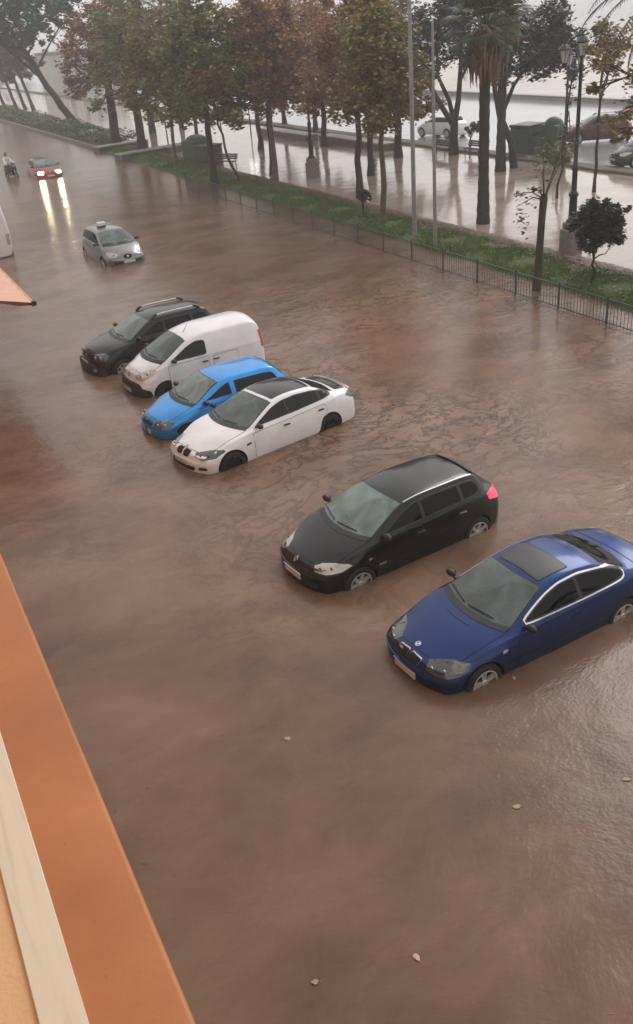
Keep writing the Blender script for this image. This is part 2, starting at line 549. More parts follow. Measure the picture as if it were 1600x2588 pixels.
def marble_mat():
    m, nt, b = new_mat('cream_marble')
    L = nt.links.new
    tc = N(nt, 'ShaderNodeTexCoord')
    mp = N(nt, 'ShaderNodeMapping')
    mp.inputs['Scale'].default_value = (14, 1.4, 3)
    L(tc.outputs['Object'], mp.inputs['Vector'])
    n1 = N(nt, 'ShaderNodeTexNoise')
    n1.inputs['Scale'].default_value = 2.2
    n1.inputs['Detail'].default_value = 8
    n1.inputs['Distortion'].default_value = 1.2
    L(mp.outputs[0], n1.inputs['Vector'])
    rp = N(nt, 'ShaderNodeValToRGB')
    e = rp.color_ramp.elements
    e.new(0.46)
    for i, (p, c) in enumerate(((0.28, (0.60, 0.50, 0.36)), (0.42, (0.66, 0.56, 0.41)), (0.66, (0.69, 0.60, 0.45)))):
        e[i].position = p
        e[i].color = (*c, 1)
    L(n1.outputs['Fac'], rp.inputs['Fac'])
    L(rp.outputs['Color'], b.inputs['Base Color'])
    b.inputs['Roughness'].default_value = 0.3
    return m


MT['marble'] = marble_mat()


# ------------------------------------------------------------------ object helpers
def link(name, me, m=None, parent=None, kind=None):
    o = bpy.data.objects.new(name, me)
    COL.objects.link(o)
    if m is not None and me is not None and len(me.materials) == 0:
        me.materials.append(m)
    if parent is not None:
        o.parent = parent
    if kind:
        o['kind'] = kind
    return o


def thing(name, label, cat, loc=(0, 0, 0), rz=0.0, group=None):
    o = bpy.data.objects.new(name, None)
    o.empty_display_size = 0.2
    COL.objects.link(o)
    o.location = loc
    o.rotation_euler = (0, 0, rz)
    o['label'] = label
    o['category'] = cat
    if group:
        o['group'] = group
    return o


def tag(o, label, cat, group=None):
    o['label'] = label
    o['category'] = cat
    if group:
        o['group'] = group
    return o


class MB:
    def __init__(s):
        s.v = []
        s.f = []

    def add(s, vs, fs):
        n = len(s.v)
        s.v += [tuple(v) for v in vs]
        s.f += [tuple(i + n for i in f) for f in fs]
        return s

    def box(s, c, d, rz=0.0, bev=0.0):
        cx, cy, cz = c
        hx, hy, hz = d[0] / 2, d[1] / 2, d[2] / 2
        ca, sa = math.cos(rz), math.sin(rz)
        if bev <= 0:
            P = [(-hx, -hy, -hz), (hx, -hy, -hz), (hx, hy, -hz), (-hx, hy, -hz),
                 (-hx, -hy, hz), (hx, -hy, hz), (hx, hy, hz), (-hx, hy, hz)]
            F = [(3, 2, 1, 0), (4, 5, 6, 7), (0, 1, 5, 4), (1, 2, 6, 5), (2, 3, 7, 6), (3, 0, 4, 7)]
        else:
            b = bev
            P = []
            for z, i in ((-hz, b), (-hz + b, 0), (hz - b, 0), (hz, b)):
                P += [(-hx + i + (0 if i else b), -hy + i, z), (hx - i - (0 if i else b), -hy + i, z),
                      (hx - i, -hy + i + (0 if i else b), z), (hx - i, hy - i - (0 if i else b), z),
                      (hx - i - (0 if i else b), hy - i, z), (-hx + i + (0 if i else b), hy - i, z),
                      (-hx + i, hy - i - (0 if i else b), z), (-hx + i, -hy + i + (0 if i else b), z)]
            F = [tuple(reversed(range(8))), tuple(range(24, 32))]
            for k in range(3):
                for i in range(8):
                    j = (i + 1) % 8
                    F.append((k * 8 + i, k * 8 + j, k * 8 + 8 + j, k * 8 + 8 + i))
        P = [(cx + x * ca - y * sa, cy + x * sa + y * ca, cz + z) for x, y, z in P]
        return s.add(P, F)

    def tube(s, pts, rad, n=8, cap=True):
        pts = [Vector(p) for p in pts]
        if not isinstance(rad, (list, tuple)):
            rad = [rad] * len(pts)
        base = len(s.v)
        prev = None
        for i, p in enumerate(pts):
            d = (pts[min(i + 1, len(pts) - 1)] - pts[max(i - 1, 0)]).normalized()
            if prev is None:
                a = Vector((1, 0, 0)) if abs(d.x) < 0.8 else Vector((0, 1, 0))
                u = d.cross(a).normalized()
            else:
                u = (prev - d * prev.dot(d)).normalized()
            prev = u
            w = d.cross(u)
            for k in range(n):
                t = 2 * math.pi * k / n
                s.v.append(tuple(p + (u * math.cos(t) + w * math.sin(t)) * rad[i]))
        for i in range(len(pts) - 1):
            for k in range(n):
                a = base + i * n + k
                b = base + i * n + (k + 1) % n
                s.f.append((a, b, b + n, a + n))
        if cap:
            s.f.append(tuple(base + k for k in reversed(range(n))))
            s.f.append(tuple(base + (len(pts) - 1) * n + k for k in range(n)))
        return s

    def lathe(s, prof, n=16, c=(0, 0, 0), axis='z'):
        base = len(s.v)
        for r, h in prof:
            for k in range(n):
                t = 2 * math.pi * k / n
                if axis == 'z':
                    s.v.append((c[0] + r * math.cos(t), c[1] + r * math.sin(t), c[2] + h))
                else:
                    s.v.append((c[0] + r * math.cos(t), c[1] + h, c[2] + r * math.sin(t)))
        for i in range(len(prof) - 1):
            for k in range(n):
                a = base + i * n + k
                b = base + i * n + (k + 1) % n
                s.f.append((a, b, b + n, a + n) if axis == 'z' else (a, a + n, b + n, b))
        return s

    def ell(s, c, r, n=12, m=8, rz=0.0):
        base = len(s.v)
        ca, sa = math.cos(rz), math.sin(rz)
        for i in range(m + 1):
            ph = math.pi * i / m
            for k in range(n):
                t = 2 * math.pi * k / n
                x, y, z = r[0] * math.sin(ph) * math.cos(t), r[1] * math.sin(ph) * math.sin(t), r[2] * math.cos(ph)
                s.v.append((c[0] + x * ca - y * sa, c[1] + x * sa + y * ca, c[2] + z))
        for i in range(m):
            for k in range(n):
                a = base + i * n + k
                b = base + i * n + (k + 1) % n
                s.f.append((a, a + n, b + n, b))
        return s

    def mesh(s, name, m=None, smooth=None):
        me = bpy.data.meshes.new(name)
        me.from_pydata(s.v, [], s.f)
        me.validate()
        if smooth is not None:
            bm = bmesh.new()
            bm.from_mesh(me)
            bmesh.ops.remove_doubles(bm, verts=bm.verts, dist=1e-5)
            bmesh.ops.recalc_face_normals(bm, faces=bm.faces)
            bm.to_mesh(me)
            bm.free()
            for p in me.polygons:
                p.use_smooth = True
            me.set_sharp_from_angle(angle=R(smooth))
        if m:
            me.materials.append(m)
        return me

    def build(s, name, m, parent=None, smooth=None, kind=None):
        return link(name, s.mesh(name, m, smooth), None, parent, kind)


def copy_tree(o, parent=None):
    c = o.copy()
    COL.objects.link(c)
    c.parent = parent
    for ch in list(o.children):
        copy_tree(ch, c)
    return c


# ------------------------------------------------------------------ car builder
def pchip(pts):
    pts = sorted(pts)
    xs = [p[0] for p in pts]
    ys = [p[1] for p in pts]
    n = len(xs)
    h = [xs[i + 1] - xs[i] for i in range(n - 1)]
    d = [(ys[i + 1] - ys[i]) / h[i] for i in range(n - 1)]
    m = [0.0] * n
    if n == 2:
        m = [d[0], d[0]]
    else:
        for i in range(1, n - 1):
            if d[i - 1] * d[i] <= 0:
                m[i] = 0.0
            else:
                w1, w2 = 2 * h[i] + h[i - 1], h[i] + 2 * h[i - 1]
                m[i] = (w1 + w2) / (w1 / d[i - 1] + w2 / d[i])
        m[0], m[-1] = d[0], d[-1]

    def f(x):
        if x <= xs[0]:
            return ys[0]
        if x >= xs[-1]:
            return ys[-1]
        i = 0
        while x > xs[i + 1]:
            i += 1
        t = (x - xs[i]) / h[i]
        t2, t3 = t * t, t * t * t
        return ((2 * t3 - 3 * t2 + 1) * ys[i] + (t3 - 2 * t2 + t) * h[i] * m[i]
                + (-2 * t3 + 3 * t2) * ys[i + 1] + (t3 - t2) * h[i] * m[i + 1])
    return f


def sstep(a, b, x):
    t = max(0.0, min(1.0, (x - a) / (b - a)))
    return t * t * (3 - 2 * t)


def chaikin(pts, k=2, closed=True):
    for _ in range(k):
        q = []
        n = len(pts)
        for i in range(n if closed else n - 1):
            a, b = pts[i], pts[(i + 1) % n]
            q.append(tuple(0.75 * u + 0.25 * v for u, v in zip(a, b)))
            q.append(tuple(0.25 * u + 0.75 * v for u, v in zip(a, b)))
        if not closed:
            q = [pts[0]] + q + [pts[-1]]
        pts = q
    return pts


def rounded(pts, r=0.05, k=2):
    """polygon with corners cut at distance r then smoothed; keeps long edges straight"""
    q = []
    n = len(pts)
    for i in range(n):
        p, a, b = Vector(pts[i]), Vector(pts[i - 1]), Vector(pts[(i + 1) % n])
        la, lb = (a - p).length, (b - p).length
        q.append(tuple(p + (a - p) * min(r / max(la, 1e-6), 0.45)))
        q.append(tuple(p + (b - p) * min(r / max(lb, 1e-6), 0.45)))
    out = []
    m = len(q)
    for i in range(0, m, 2):
        a, b, c = Vector(q[i]), Vector(pts[i // 2]), Vector(q[i + 1])
        for t in (0, 0.33, 0.67, 1):
            out.append(tuple(a * (1 - t) ** 2 + b * 2 * t * (1 - t) + c * t * t))
    return out


def grow(pts, d):
    """offset a simple polygon outwards by d"""
    A = sum(pts[i][0] * pts[(i + 1) % len(pts)][1] - pts[(i + 1) % len(pts)][0] * pts[i][1] for i in range(len(pts)))
    s = 1 if A > 0 else -1
    out = []
    n = len(pts)
    for i in range(n):
        a, p, b = Vector(pts[i - 1]), Vector(pts[i]), Vector(pts[(i + 1) % n])
        e1, e2 = (p - a), (b - p)
        if e1.length < 1e-7 or e2.length < 1e-7:
            out.append(tuple(p))
            continue
        n1 = Vector((e1.y, -e1.x)).normalized() * s
        n2 = Vector((e2.y, -e2.x)).normalized() * s
        nn = (n1 + n2)
        if nn.length < 1e-6:
            nn = n1
        nn.normalize()
        out.append(tuple(p + nn * d / max(0.5, nn.dot(n1))))
    return out


def clipx(pts, xa, xb):
    def cut(P, x0, keep_less):
        out = []
        for i in range(len(P)):
            a, b = P[i], P[(i + 1) % len(P)]
            ia = (a[0] <= x0) if keep_less else (a[0] >= x0)
            ib = (b[0] <= x0) if keep_less else (b[0] >= x0)
            if ia:
                out.append(a)
            if ia != ib:
                t = (x0 - a[0]) / (b[0] - a[0])
                out.append((x0, a[1] + t * (b[1] - a[1])))
        return out
    return cut(cut(pts, xb, True), xa, False)


class Car:
    def __init__(s, S):
        s.S = S
        s.W = S['W'] / 2
        s.xf, s.xr = S['xf'], S['xr']
        for k in ('Zc', 'Zb', 'Wb', 'Zr', 'Wr', 'plan'):
            setattr(s, k, pchip(S[k]))
        s.nose = pchip(S.get('nose', [(0.2, 0.05), (0.35, 0.0), (0.55, 0.0), (0.62, 0.05), (0.9, 0.14)]))
        s.tailn = pchip(S.get('tail', [(0.2, 0.06), (0.35, 0.0), (0.6, 0.0), (0.95, 0.06), (1.4, 0.2)]))
        s.zf = S.get('zf', 0.17)
        s.make_body()

    def section(s, x, inset=0.0):
        p = s.plan(x)
        W = s.W * p
        Wb, Wr = s.Wb(x) * min(1, p + 0.0), s.Wr(x)
        Zb, Zr, Zc = s.Zb(x), s.Zr(x), s.Zc(x)
        bulge = s.S.get('bulge', 0.58)
        zm = min(bulge, Zb - 0.12)
        g = max(0.0, min(1.0, (Zr - Zb - 0.05) / 0.25))
        a = [(0, s.zf), (W * 0.80, s.zf), (W * 0.93, s.zf + 0.03), (W * 0.975, s.zf + 0.16), (W * 0.995, zm - 0.12),
             (W, zm), (W * 0.985, zm + (Zb - zm) * 0.55),
             (Wb + (W * 0.97 - Wb) * 0.45, Zb - 0.045), (Wb, Zb),
             (Wb + (Wr - Wb) * 0.12, Zb + (Zr - Zb) * (0.10 + 0.04 * g)),
             (Wb + (Wr - Wb) * 0.5 + 0.015 * g, Zb + (Zr - Zb) * 0.52),
             (Wb + (Wr - Wb) * 0.86 + 0.008 * g, Zb + (Zr - Zb) * 0.88),
             (Wr, Zr), (Wr * 0.88, Zr + (Zc - Zr) * 0.32), (Wr * 0.62, Zr + (Zc - Zr) * 0.70),
             (Wr * 0.3, Zr + (Zc - Zr) * 0.94), (0, Zc)]
        a = chaikin(a, 2, closed=False)
        if inset > 0:
            zmid = 0.5 * (s.zf + Zb)
            a = [(y * (1 - 0.10 * inset), zmid + (z - zmid) * (1 - 0.07 * inset)) for y, z in a]
        return a

    def warp(s, x, y, z):
        W = s.W
        cf, crr = s.S.get('cf', 0.22), s.S.get('cr', 0.14)
        wf = sstep(s.xf - 1.0, s.xf, x)
        wr = sstep(s.xr + 0.8, s.xr, x) if False else sstep(0, 1, (s.xr + 0.8 - x) / 0.8)
        q = min(1.1, abs(y) / W)
        wz = 1.0 - sstep(s.S.get('wz0', 0.95), s.S.get('wz0', 0.95) + 0.25, z)
        x2 = x - wf * (cf * q ** 2.4 + s.nose(z)) * wz
        x2 += wr * (crr * q ** 2.4 + s.tailn(z))
        return x2

    def make_body(s):
        S = s.S
        r = 0.12
        xs = []
        brk = sorted({s.xf - r, s.xr + r} | {p[0] for k in ('Zc', 'Zr') for p in S[k] if s.xr + r < p[0] < s.xf - r})
        for a, b in zip(brk[:-1], brk[1:]):
            n = max(1, int((b - a) / 0.075))
            xs += [(a + (b - a) * i / n, 0.0) for i in range(n)]
        xs.append((brk[-1], 0.0))
        for k in range(1, 6):
            t = math.pi / 2 * k / 5
            xs.append((s.xf - r + r * math.sin(t), 1 - math.cos(t)))
            xs.insert(0, (s.xr + r - r * math.sin(t), 1 - math.cos(t)))
        rows = []
        for x, ins in xs:
            rows.append([(s.warp(x, y, z), y, z) for y, z in s.section(x, ins)])
        V, F = [], []
        nr = len(rows[0])

        def addstrip(A, B, flip):
            pass
        K = 5
        full = []
        # end caps as extra rows scaled to the centre line
        xr, insr = xs[0]
        secr = s.section(xr, insr)
        for k in range(K, 0, -1):
            full.append([(s.warp(xr, y * (1 - k / K), z), y * (1 - k / K), z) for y, z in secr])
        full += rows
        xf_, insf = xs[-1]
        secf = s.section(xf_, insf)
        for k in range(1, K + 1):
            full.append([(s.warp(xf_, y * (1 - k / K), z), y * (1 - k / K), z) for y, z in secf])
        for row in full:
            V += row
        n0 = len(V)
        V += [(x, -y, z) for x, y, z in V]
        for i in range(len(full) - 1):
            for j in range(nr - 1):
                a, b, c, d = i * nr + j, i * nr + j + 1, (i + 1) * nr + j + 1, (i + 1) * nr + j
                F.append((a, b, c, d))
                F.append((n0 + d, n0 + c, n0 + b, n0 + a))
        bm = bmesh.new()
        vs = [bm.verts.new(v) for v in V]
        for f in F:
            try:
                bm.faces.new([vs[i] for i in f])
            except ValueError:
                pass
        bmesh.ops.remove_doubles(bm, verts=bm.verts, dist=1e-4)
        bmesh.ops.dissolve_degenerate(bm, edges=bm.edges, dist=1e-5)
        bmesh.ops.recalc_face_normals(bm, faces=bm.faces)
        s.bvh = BVHTree.FromBMesh(bm)
        me = bpy.data.meshes.new('body')
        bm.to_mesh(me)
        bm.free()
        s.me = me

    def finish_body(s, m, root):
        """cut the wheel wells, link the body"""
        S = s.S
        cut = MB()
        for ax in S['axles']:
            for sg in (1, -1):
                ra = S['ra']
                n = 28
                zc = S['rw'] + 0.01
                y0, y1 = sg * (s.W - 0.30), sg * (s.W + 0.25)
                base = len(cut.v)
                for y in (y0, y1):
                    for k in range(n):
                        t = 2 * math.pi * k / n
                        cut.v.append((ax + ra * math.cos(t), y, zc + ra * math.sin(t)))
                cut.f.append(tuple(base + k for k in range(n)))
                cut.f.append(tuple(base + n + k for k in reversed(range(n))))
                for k in range(n):
                    a, b = base + k, base + (k + 1) % n
                    cut.f.append((a, a + n, b + n, b))
        cme = cut.mesh('cut', MT['well'], smooth=30)
        s.me.materials.append(m)
        s.me.materials.append(MT['well'])
        bo = bpy.data.objects.new('body', s.me)
        co = bpy.data.objects.new('cutter', cme)
        COL.objects.link(bo)
        COL.objects.link(co)
        bo.modifiers.clear()

        def cut(src, cutter_me, hole=False):
            bo.data = src
            c2 = bpy.data.objects.new('cutter', cutter_me)
            COL.objects.link(c2)
            md = bo.modifiers.new('b', 'BOOLEAN')
            md.operation = 'DIFFERENCE'
            md.solver = 'EXACT'
            md.object = c2
            md.material_mode = 'TRANSFER'
            md.use_hole_tolerant = hole
            dg = bpy.context.evaluated_depsgraph_get()
            out = bpy.data.meshes.new_from_object(bo.evaluated_get(dg), depsgraph=dg)
            bo.modifiers.clear()
            bpy.data.objects.remove(c2)
            xs_ = [v.co.x for v in out.vertices]
            ok = (len(out.vertices) > 200 and max(abs(v.co.y) for v in out.vertices) < s.W + 0.02
                  and max(v.co.z for v in out.vertices) < 2.2 and max(xs_) > s.xf - .15 and min(xs_) < s.xr + .15)
            return out, ok
        me2 = s.me
        m_, ok = cut(me2, cme)
        if not ok:
            m_, ok = cut(me2, cme, True)
        if ok:
            me2 = m_
        s.cut_ok = []
        for kind in range(3):
            done = False
            for tol, hole in ((0, False), (.003, False), (.007, False), (0, True), (.005, True)):
                m_, ok = cut(me2, s.cabin(tol)[kind].mesh('cabin_cut', MT['cabin'], smooth=30), hole)
                if ok:
                    me2 = m_
                    done = True
                    break
            s.cut_ok.append(done)
        bo.data = me2
        bpy.data.objects.remove(co)
        for p in me2.polygons:
            p.use_smooth = True
        me2.set_sharp_from_angle(angle=R(40))
        bo.parent = root
        s.body = bo
        return bo

    def screen_poly(s):
        xcb, xkb, yb, xkt, yt, xct = s.S['screen']
        n = 10
        scr = [(xcb - (xcb - xkb) * (2 * i / n - 1) ** 2, yb * (2 * i / n - 1)) for i in range(n + 1)]
        return scr + [(xct - (xct - xkt) * (2 * i / n - 1) ** 2, -yt * (2 * i / n - 1)) for i in range(n + 1)]

    def cabin(s, tol=0.0):
        """solids that hollow the body out: window to window, down through the windscreen, and the foot room"""
        S = s.S
        dlo = rounded(S['dlo'], S.get('dlor', 0.06))
        a = MB()
        g = [(x + tol * .7, z - tol) for x, z in grow(dlo, -0.012 - tol)]
        n = len(g)
        a.v = [(x, -1.3 - tol, z) for x, z in g] + [(x, 1.31 + tol, z) for x, z in g]
        a.f = [tuple(range(n)), tuple(reversed(range(n, 2 * n)))] + [(i, i + n, (i + 1) % n + n, (i + 1) % n) for i in range(n)]
        scr = [(x + tol, y) for x, y in grow(s.screen_poly(), -0.012 - tol)]
        zb = s.Zb(S['screen'][0]) - 0.16 + tol
        b = MB()
        n = len(scr)
        b.v = [(x, y, zb) for x, y in scr] + [(x, y, 3.0) for x, y in scr]
        b.f = [tuple(reversed(range(n))), tuple(range(n, 2 * n))] + [(i, (i + 1) % n, (i + 1) % n + n, i + n) for i in range(n)]
        xs_ = [p[0] for p in S['dlo']]
        xa, xb_ = min(xs_) + 0.25, S['screen'][3] + 0.35
        wbx = min(s.Wb((xa + xb_) / 2), s.Wr(0)) - 0.03
        zt2 = min(p[1] for p in S['dlo']) + 0.06
        c = MB().box(((xa + xb_) / 2, 0, (zb - 0.10 + zt2) / 2), (xb_ - xa, 2 * max(wbx, 0.5) + 0.09, zt2 - zb + 0.10))
        s.zfloor = zb - 0.10
        return [a, b, c]

    def patch(s, name, poly, plane, m, parent, off=0.004, depth=0.02, res=0.07, hole=None, smooth=30):
        """a panel laid on the body: poly in a view plane ('side+','side-','top','front','rear', or an
        (angle) direction in plan given as 'dir', a) cast onto the body surface, with its own thickness"""
        if plane == 'top':
            d = Vector((0, 0, -1)); U = Vector((1, 0, 0)); V = Vector((0, 1, 0))
        elif plane == 'side+':
            d = Vector((0, -1, 0)); U = Vector((1, 0, 0)); V = Vector((0, 0, 1))
        elif plane == 'side-':
            d = Vector((0, 1, 0)); U = Vector((1, 0, 0)); V = Vector((0, 0, 1))
        elif plane == 'front':
            d = Vector((-1, 0, 0)); U = Vector((0, 1, 0)); V = Vector((0, 0, 1))
        elif plane == 'rear':
            d = Vector((1, 0, 0)); U = Vector((0, 1, 0)); V = Vector((0, 0, 1))
        else:
            a = plane  # looking direction angle in plan
            d = Vector((math.cos(a), math.sin(a), 0)); U = Vector((-math.sin(a), math.cos(a), 0)); V = Vector((0, 0, 1))
            poly = [(Vector(p).dot(U), p[2]) for p in poly]
        P = []
        n = len(poly)
        for i in range(n):
            a, b = Vector(poly[i]), Vector(poly[(i + 1) % n])
            k = max(1, int((b - a).length / res))
            P += [tuple(a + (b - a) * j / k) for j in range(k)]
        nb = len(P)
        Hh = []
        if hole:
            for i in range(len(hole)):
                a, b = Vector(hole[i]), Vector(hole[(i + 1) % len(hole)])
                k = max(1, int((b - a).length / res))
                Hh += [tuple(a + (b - a) * j / k) for j in range(k)]
        x0, x1 = min(p[0] for p in P), max(p[0] for p in P)
        y0, y1 = min(p[1] for p in P), max(p[1] for p in P)

        def inside(x, y):
            c = False
            for i in range(nb):
                ax, ay = P[i]
                bx, by = P[i - 1]
                if (ay > y) != (by > y) and x < (bx - ax) * (y - ay) / (by - ay) + ax:
                    c = not c
            return c
        def in_hole(x, y):
            c = False
            for i in range(len(Hh)):
                ax, ay = Hh[i]
                bx, by = Hh[i - 1]
                if (ay > y) != (by > y) and x < (bx - ax) * (y - ay) / (by - ay) + ax:
                    c = not c
            return c
        G = []
        yy = y0 + res * 0.5
        while yy < y1:
            xx = x0 + res * 0.5
            while xx < x1:
                if not Hh and inside(xx, yy):
                    dd = min((xx - p[0]) ** 2 + (yy - p[1]) ** 2 for p in P)
                    if dd > (res * 0.35) ** 2:
                        G.append((xx, yy))
                xx += res
            yy += res
        r = geometry.delaunay_2d_cdt([Vector(p) for p in P + G + Hh], [], [list(range(nb))] + ([[nb + i for i in range(len(Hh))]] if Hh else []), 1, 1e-6)
        vv, ee, ff = r[0], r[1], r[2]
        if Hh:
            ff = [f for f in ff if not in_hole(sum(vv[i][0] for i in f) / len(f), sum(vv[i][1] for i in f) / len(f))]
        top = []
        for p in vv:
            q = U * p[0] + V * p[1]
            hit = s.bvh.ray_cast(q - d * 6, d, 12)
            if hit[0] is None or (hit[0] - (q - d * 6)).length > 6.2 and plane not in ('top',) and False:
                loc, nor, _, _ = s.bvh.find_nearest(q)
            else:
                loc, nor = hit[0], hit[1]
            if nor.dot(d) > 0:
                nor = -nor
            top.append(loc + nor * off)
        mb = MB()
        nv = len(top)
        mb.v = [tuple(t) for t in top] + [tuple(t + d * depth) for t in top]
        cnt = {}
        flip = (U.cross(V)).dot(-d) < 0
        for f in ff:
            f = list(f)
            if flip:
                f.reverse()
            mb.f.append(tuple(f))
            for i in range(len(f)):
                e = (f[i], f[(i + 1) % len(f)])
                cnt[e] = cnt.get(e, 0) + 1
        for (a, b) in list(cnt):
            if (b, a) not in cnt:
                mb.f.append((b, a, a + nv, b + nv))
        me = bpy.data.meshes.new(name)
        me.from_pydata(mb.v, [], mb.f)
        for p in me.polygons:
            p.use_smooth = True
        me.set_sharp_from_angle(angle=R(smooth))
        me.materials.append(m)
        return link(name, me, None, parent)


def wheel_meshes(rw, rr, width, style):
    t = MB()
    t.lathe([(rr, -width / 2), (rr + 0.02, -width / 2 - 0.008), (rw - 0.03, -width / 2 - 0.004), (rw, -width / 2 + 0.03), (rw, width / 2 - 0.03),
             (rw - 0.03, width / 2 + 0.004), (rr + 0.02, width / 2 + 0.008), (rr, width / 2), (rr - 0.01, 0), (rr, -width / 2)], 32, axis='y')
    tm = t.mesh('wheel', MT['tyre'], smooth=35)
    r = MB()
    yo = width / 2
    r.lathe([(rr + 0.006, yo + 0.006), (rr - 0.012, yo + 0.010), (rr - 0.022, yo - 0.01), (rr - 0.03, yo - 0.09), (0.001, yo - 0.09)], 32, axis='y')
    bk = len(r.f)
    n = {'five': 5, 'seven': 7, 'twin': 10, 'ten': 10}.get(style, 7)
    for k in range(n):
        a = 2 * math.pi * k / n
        if style == 'twin' and k % 2:
            a -= 2 * math.pi / n * 0.45
        w0, w1 = {'five': (0.055, 0.04), 'seven': (0.04, 0.03), 'twin': (0.022, 0.018), 'ten': (0.022, 0.018)}[style]
        ca, sa = math.cos(a), math.sin(a)
        P = []
        for rad, w, y in ((0.035, w0, yo - 0.015), (rr - 0.015, w1, yo + 0.002)):
            for yy in (y, y - 0.035):
                for sg in (-1, 1):
                    P.append((rad * ca - sg * w * sa, yy, rad * sa + sg * w * ca))
        r.add(P, [(0, 1, 5, 4), (2, 6, 7, 3), (0, 4, 6, 2), (1, 3, 7, 5), (4, 5, 7, 6)])
    r.lathe([(0.0, yo + 0.0), (0.05, yo - 0.002), (0.06, yo - 0.02)], 16, axis='y')
    return tm, r, bk


def build_car(S, name, label, pos, rz, group=None, cat='car'):
    root = thing(name, label, cat, pos, rz, group)
    c = Car(S)
    P = S['paint']
    W = c.W
    c.finish_body(P, root)
    # wheels
    tm, r, bk = wheel_meshes(S['rw'], S.get('rr', 0.205), 0.2, S.get('spokes', 'seven'))
    rm = r.mesh('rim', None)
    bmm = bmesh.new()
    bmm.from_mesh(rm)
    bmesh.ops.recalc_face_normals(bmm, faces=bmm.faces)
    bmm.to_mesh(rm)
    bmm.free()
    rm.materials.append(S.get('rimmat', MT['rim']))
    rm.materials.append(MT['rimdark'])
    for i, p in enumerate(rm.polygons):
        ctr = p.center
        if 32 * 2 <= i < bk:
            p.material_index = 1
    for ax in S['axles']:
        for sg in (1, -1):
            w = link('wheel', tm, None, root)
            w.location = (ax, sg * (W - 0.115), S['rw'])
            if sg < 0:
                w.rotation_euler = (0, 0, math.pi)
            link('rim', rm, None, w)
    # hood
    if 'hood' in S:
        hd = S['hood']
        c.patch('hood_gap', grow(hd, 0.010), 'top', MT['seam'], root, 0.0012, 0.01, 0.09)
        c.patch('hood', hd, 'top', P, root, 0.0045, 0.01, 0.07)
    # doors
    for di, dr in enumerate(S['doors']):
        for pl, sg in (('side+', 1), ('side-', -1)):
            c.patch('door_gap', grow(dr, 0.009), pl, MT['seam'], root, 0.0012, 0.01, 0.10)
            d = c.patch('door', dr, pl, S.get('doorpaint', P), root, 0.0045, 0.01, 0.08)
            hx, hz = S['handles'][di]
            h = c.patch('handle', rounded([(hx - 0.085, hz - 0.016), (hx + 0.085, hz - 0.010), (hx + 0.085, hz + 0.016), (hx - 0.085, hz + 0.012)], 0.012),
                        pl, S.get('handlemat', P), d, 0.028, 0.03, 0.05)
    # side strip
    for st in S.get('strips', []):
        for pl in ('side+', 'side-'):
            c.patch('side_moulding', st[0], pl, st[1], root, 0.013, 0.02, 0.12)
    # side glass
    dlo = rounded(S['dlo'], S.get('dlor', 0.06))
    for pl, sg in (('side+', 1), ('side-', -1)):
        if S.get('dlotrim'):
            c.patch('window_trim', grow(dlo, 0.026), pl, S['dlotrim'], root, 0.004, 0.012, 0.07, hole=grow(dlo, 0.0))
        c.patch('window_frame', grow(dlo, 0.006), pl, S.get('framemat', MT['trimblack']), root, 0.0075, 0.012, 0.07, hole=grow(dlo, -0.014))
        for xa, xb in S['panes']:
            pn = clipx(grow(dlo, -0.012), xa, xb)
            if len(pn) > 2:
                c.patch('side_window', pn, pl, MT['glass'], root, 0.0065, 0.004, 0.07)
        cuts = sorted([x for pr in S['panes'] for x in pr])[1:-1]
        for q in range(0, len(cuts) - 1, 2):
            pn = clipx(grow(dlo, -0.008), cuts[q] - .012, cuts[q + 1] + .012)
            if len(pn) > 2:
                c.patch('door_pillar', pn, pl, S.get('framemat', MT['trimblack']), root, 0.010, 0.03, 0.07)
    # windscreen
    wb = S['screen']   # (xc_bottom, xk_bottom, yb, xk_top, yt, xc_top)
    xcb, xkb, yb, xkt, yt, xct = wb
    n = 10
    scr = [(xcb - (xcb - xkb) * (2 * i / n - 1) ** 2, yb * (2 * i / n - 1)) for i in range(n + 1)]
    scr += [(xct - (xct - xkt) * (2 * i / n - 1) ** 2, -yt * (2 * i / n - 1)) for i in range(n + 1)]
    c.patch('windscreen_seal', grow(scr, 0.022), 'top', MT['trimblack'], root, 0.003, 0.01, 0.07, hole=grow(scr, -0.018))
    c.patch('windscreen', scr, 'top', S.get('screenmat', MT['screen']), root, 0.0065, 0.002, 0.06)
    # cowl
    cw = [(xcb + 0.10 - (xcb - xkb) * (2 * i / n - 1) ** 2 * 1.0, (yb + 0.01) * (2 * i / n - 1)) for i in range(n + 1)]
    cw += [(xcb - 0.005 - (xcb - xkb) * (2 * i / n - 1) ** 2, -(yb + 0.01) * (2 * i / n - 1)) for i in range(n + 1)]
    c.patch('cowl', cw, 'top', MT['trimblack'], root, 0.011, 0.015, 0.07)
    # wipers
    for y0 in (0.42, -0.18):
        q = []
        for t in (0, 0.33, 0.67, 1):
            yy = y0 - 0.5 * t
            xb_ = xcb - (xcb - xkb) * (yy / yb) ** 2 - 0.05 - 0.02 * math.sin(math.pi * t)
            h = c.bvh.ray_cast(Vector((xb_, yy, 3)), Vector((0, 0, -1)), 5)
            q.append(h[0] + Vector((0.01, 0, 0.03)))
        MB().tube(q, 0.012, 6).build('wiper', MT['trimblack'], root, smooth=50)
    # inside mirror seen through the glass: sits on the glass
    # rear window
    if 'rearscreen' in S:
        c.patch('rear_window_seal', grow(S['rearscreen'], 0.02), S.get('rsplane', 'top'), MT['trimblack'], root, 0.003, 0.01, 0.07)
        c.patch('rear_window', S['rearscreen'], S.get('rsplane', 'top'), MT['glass'], root, 0.0075, 0.01, 0.07)
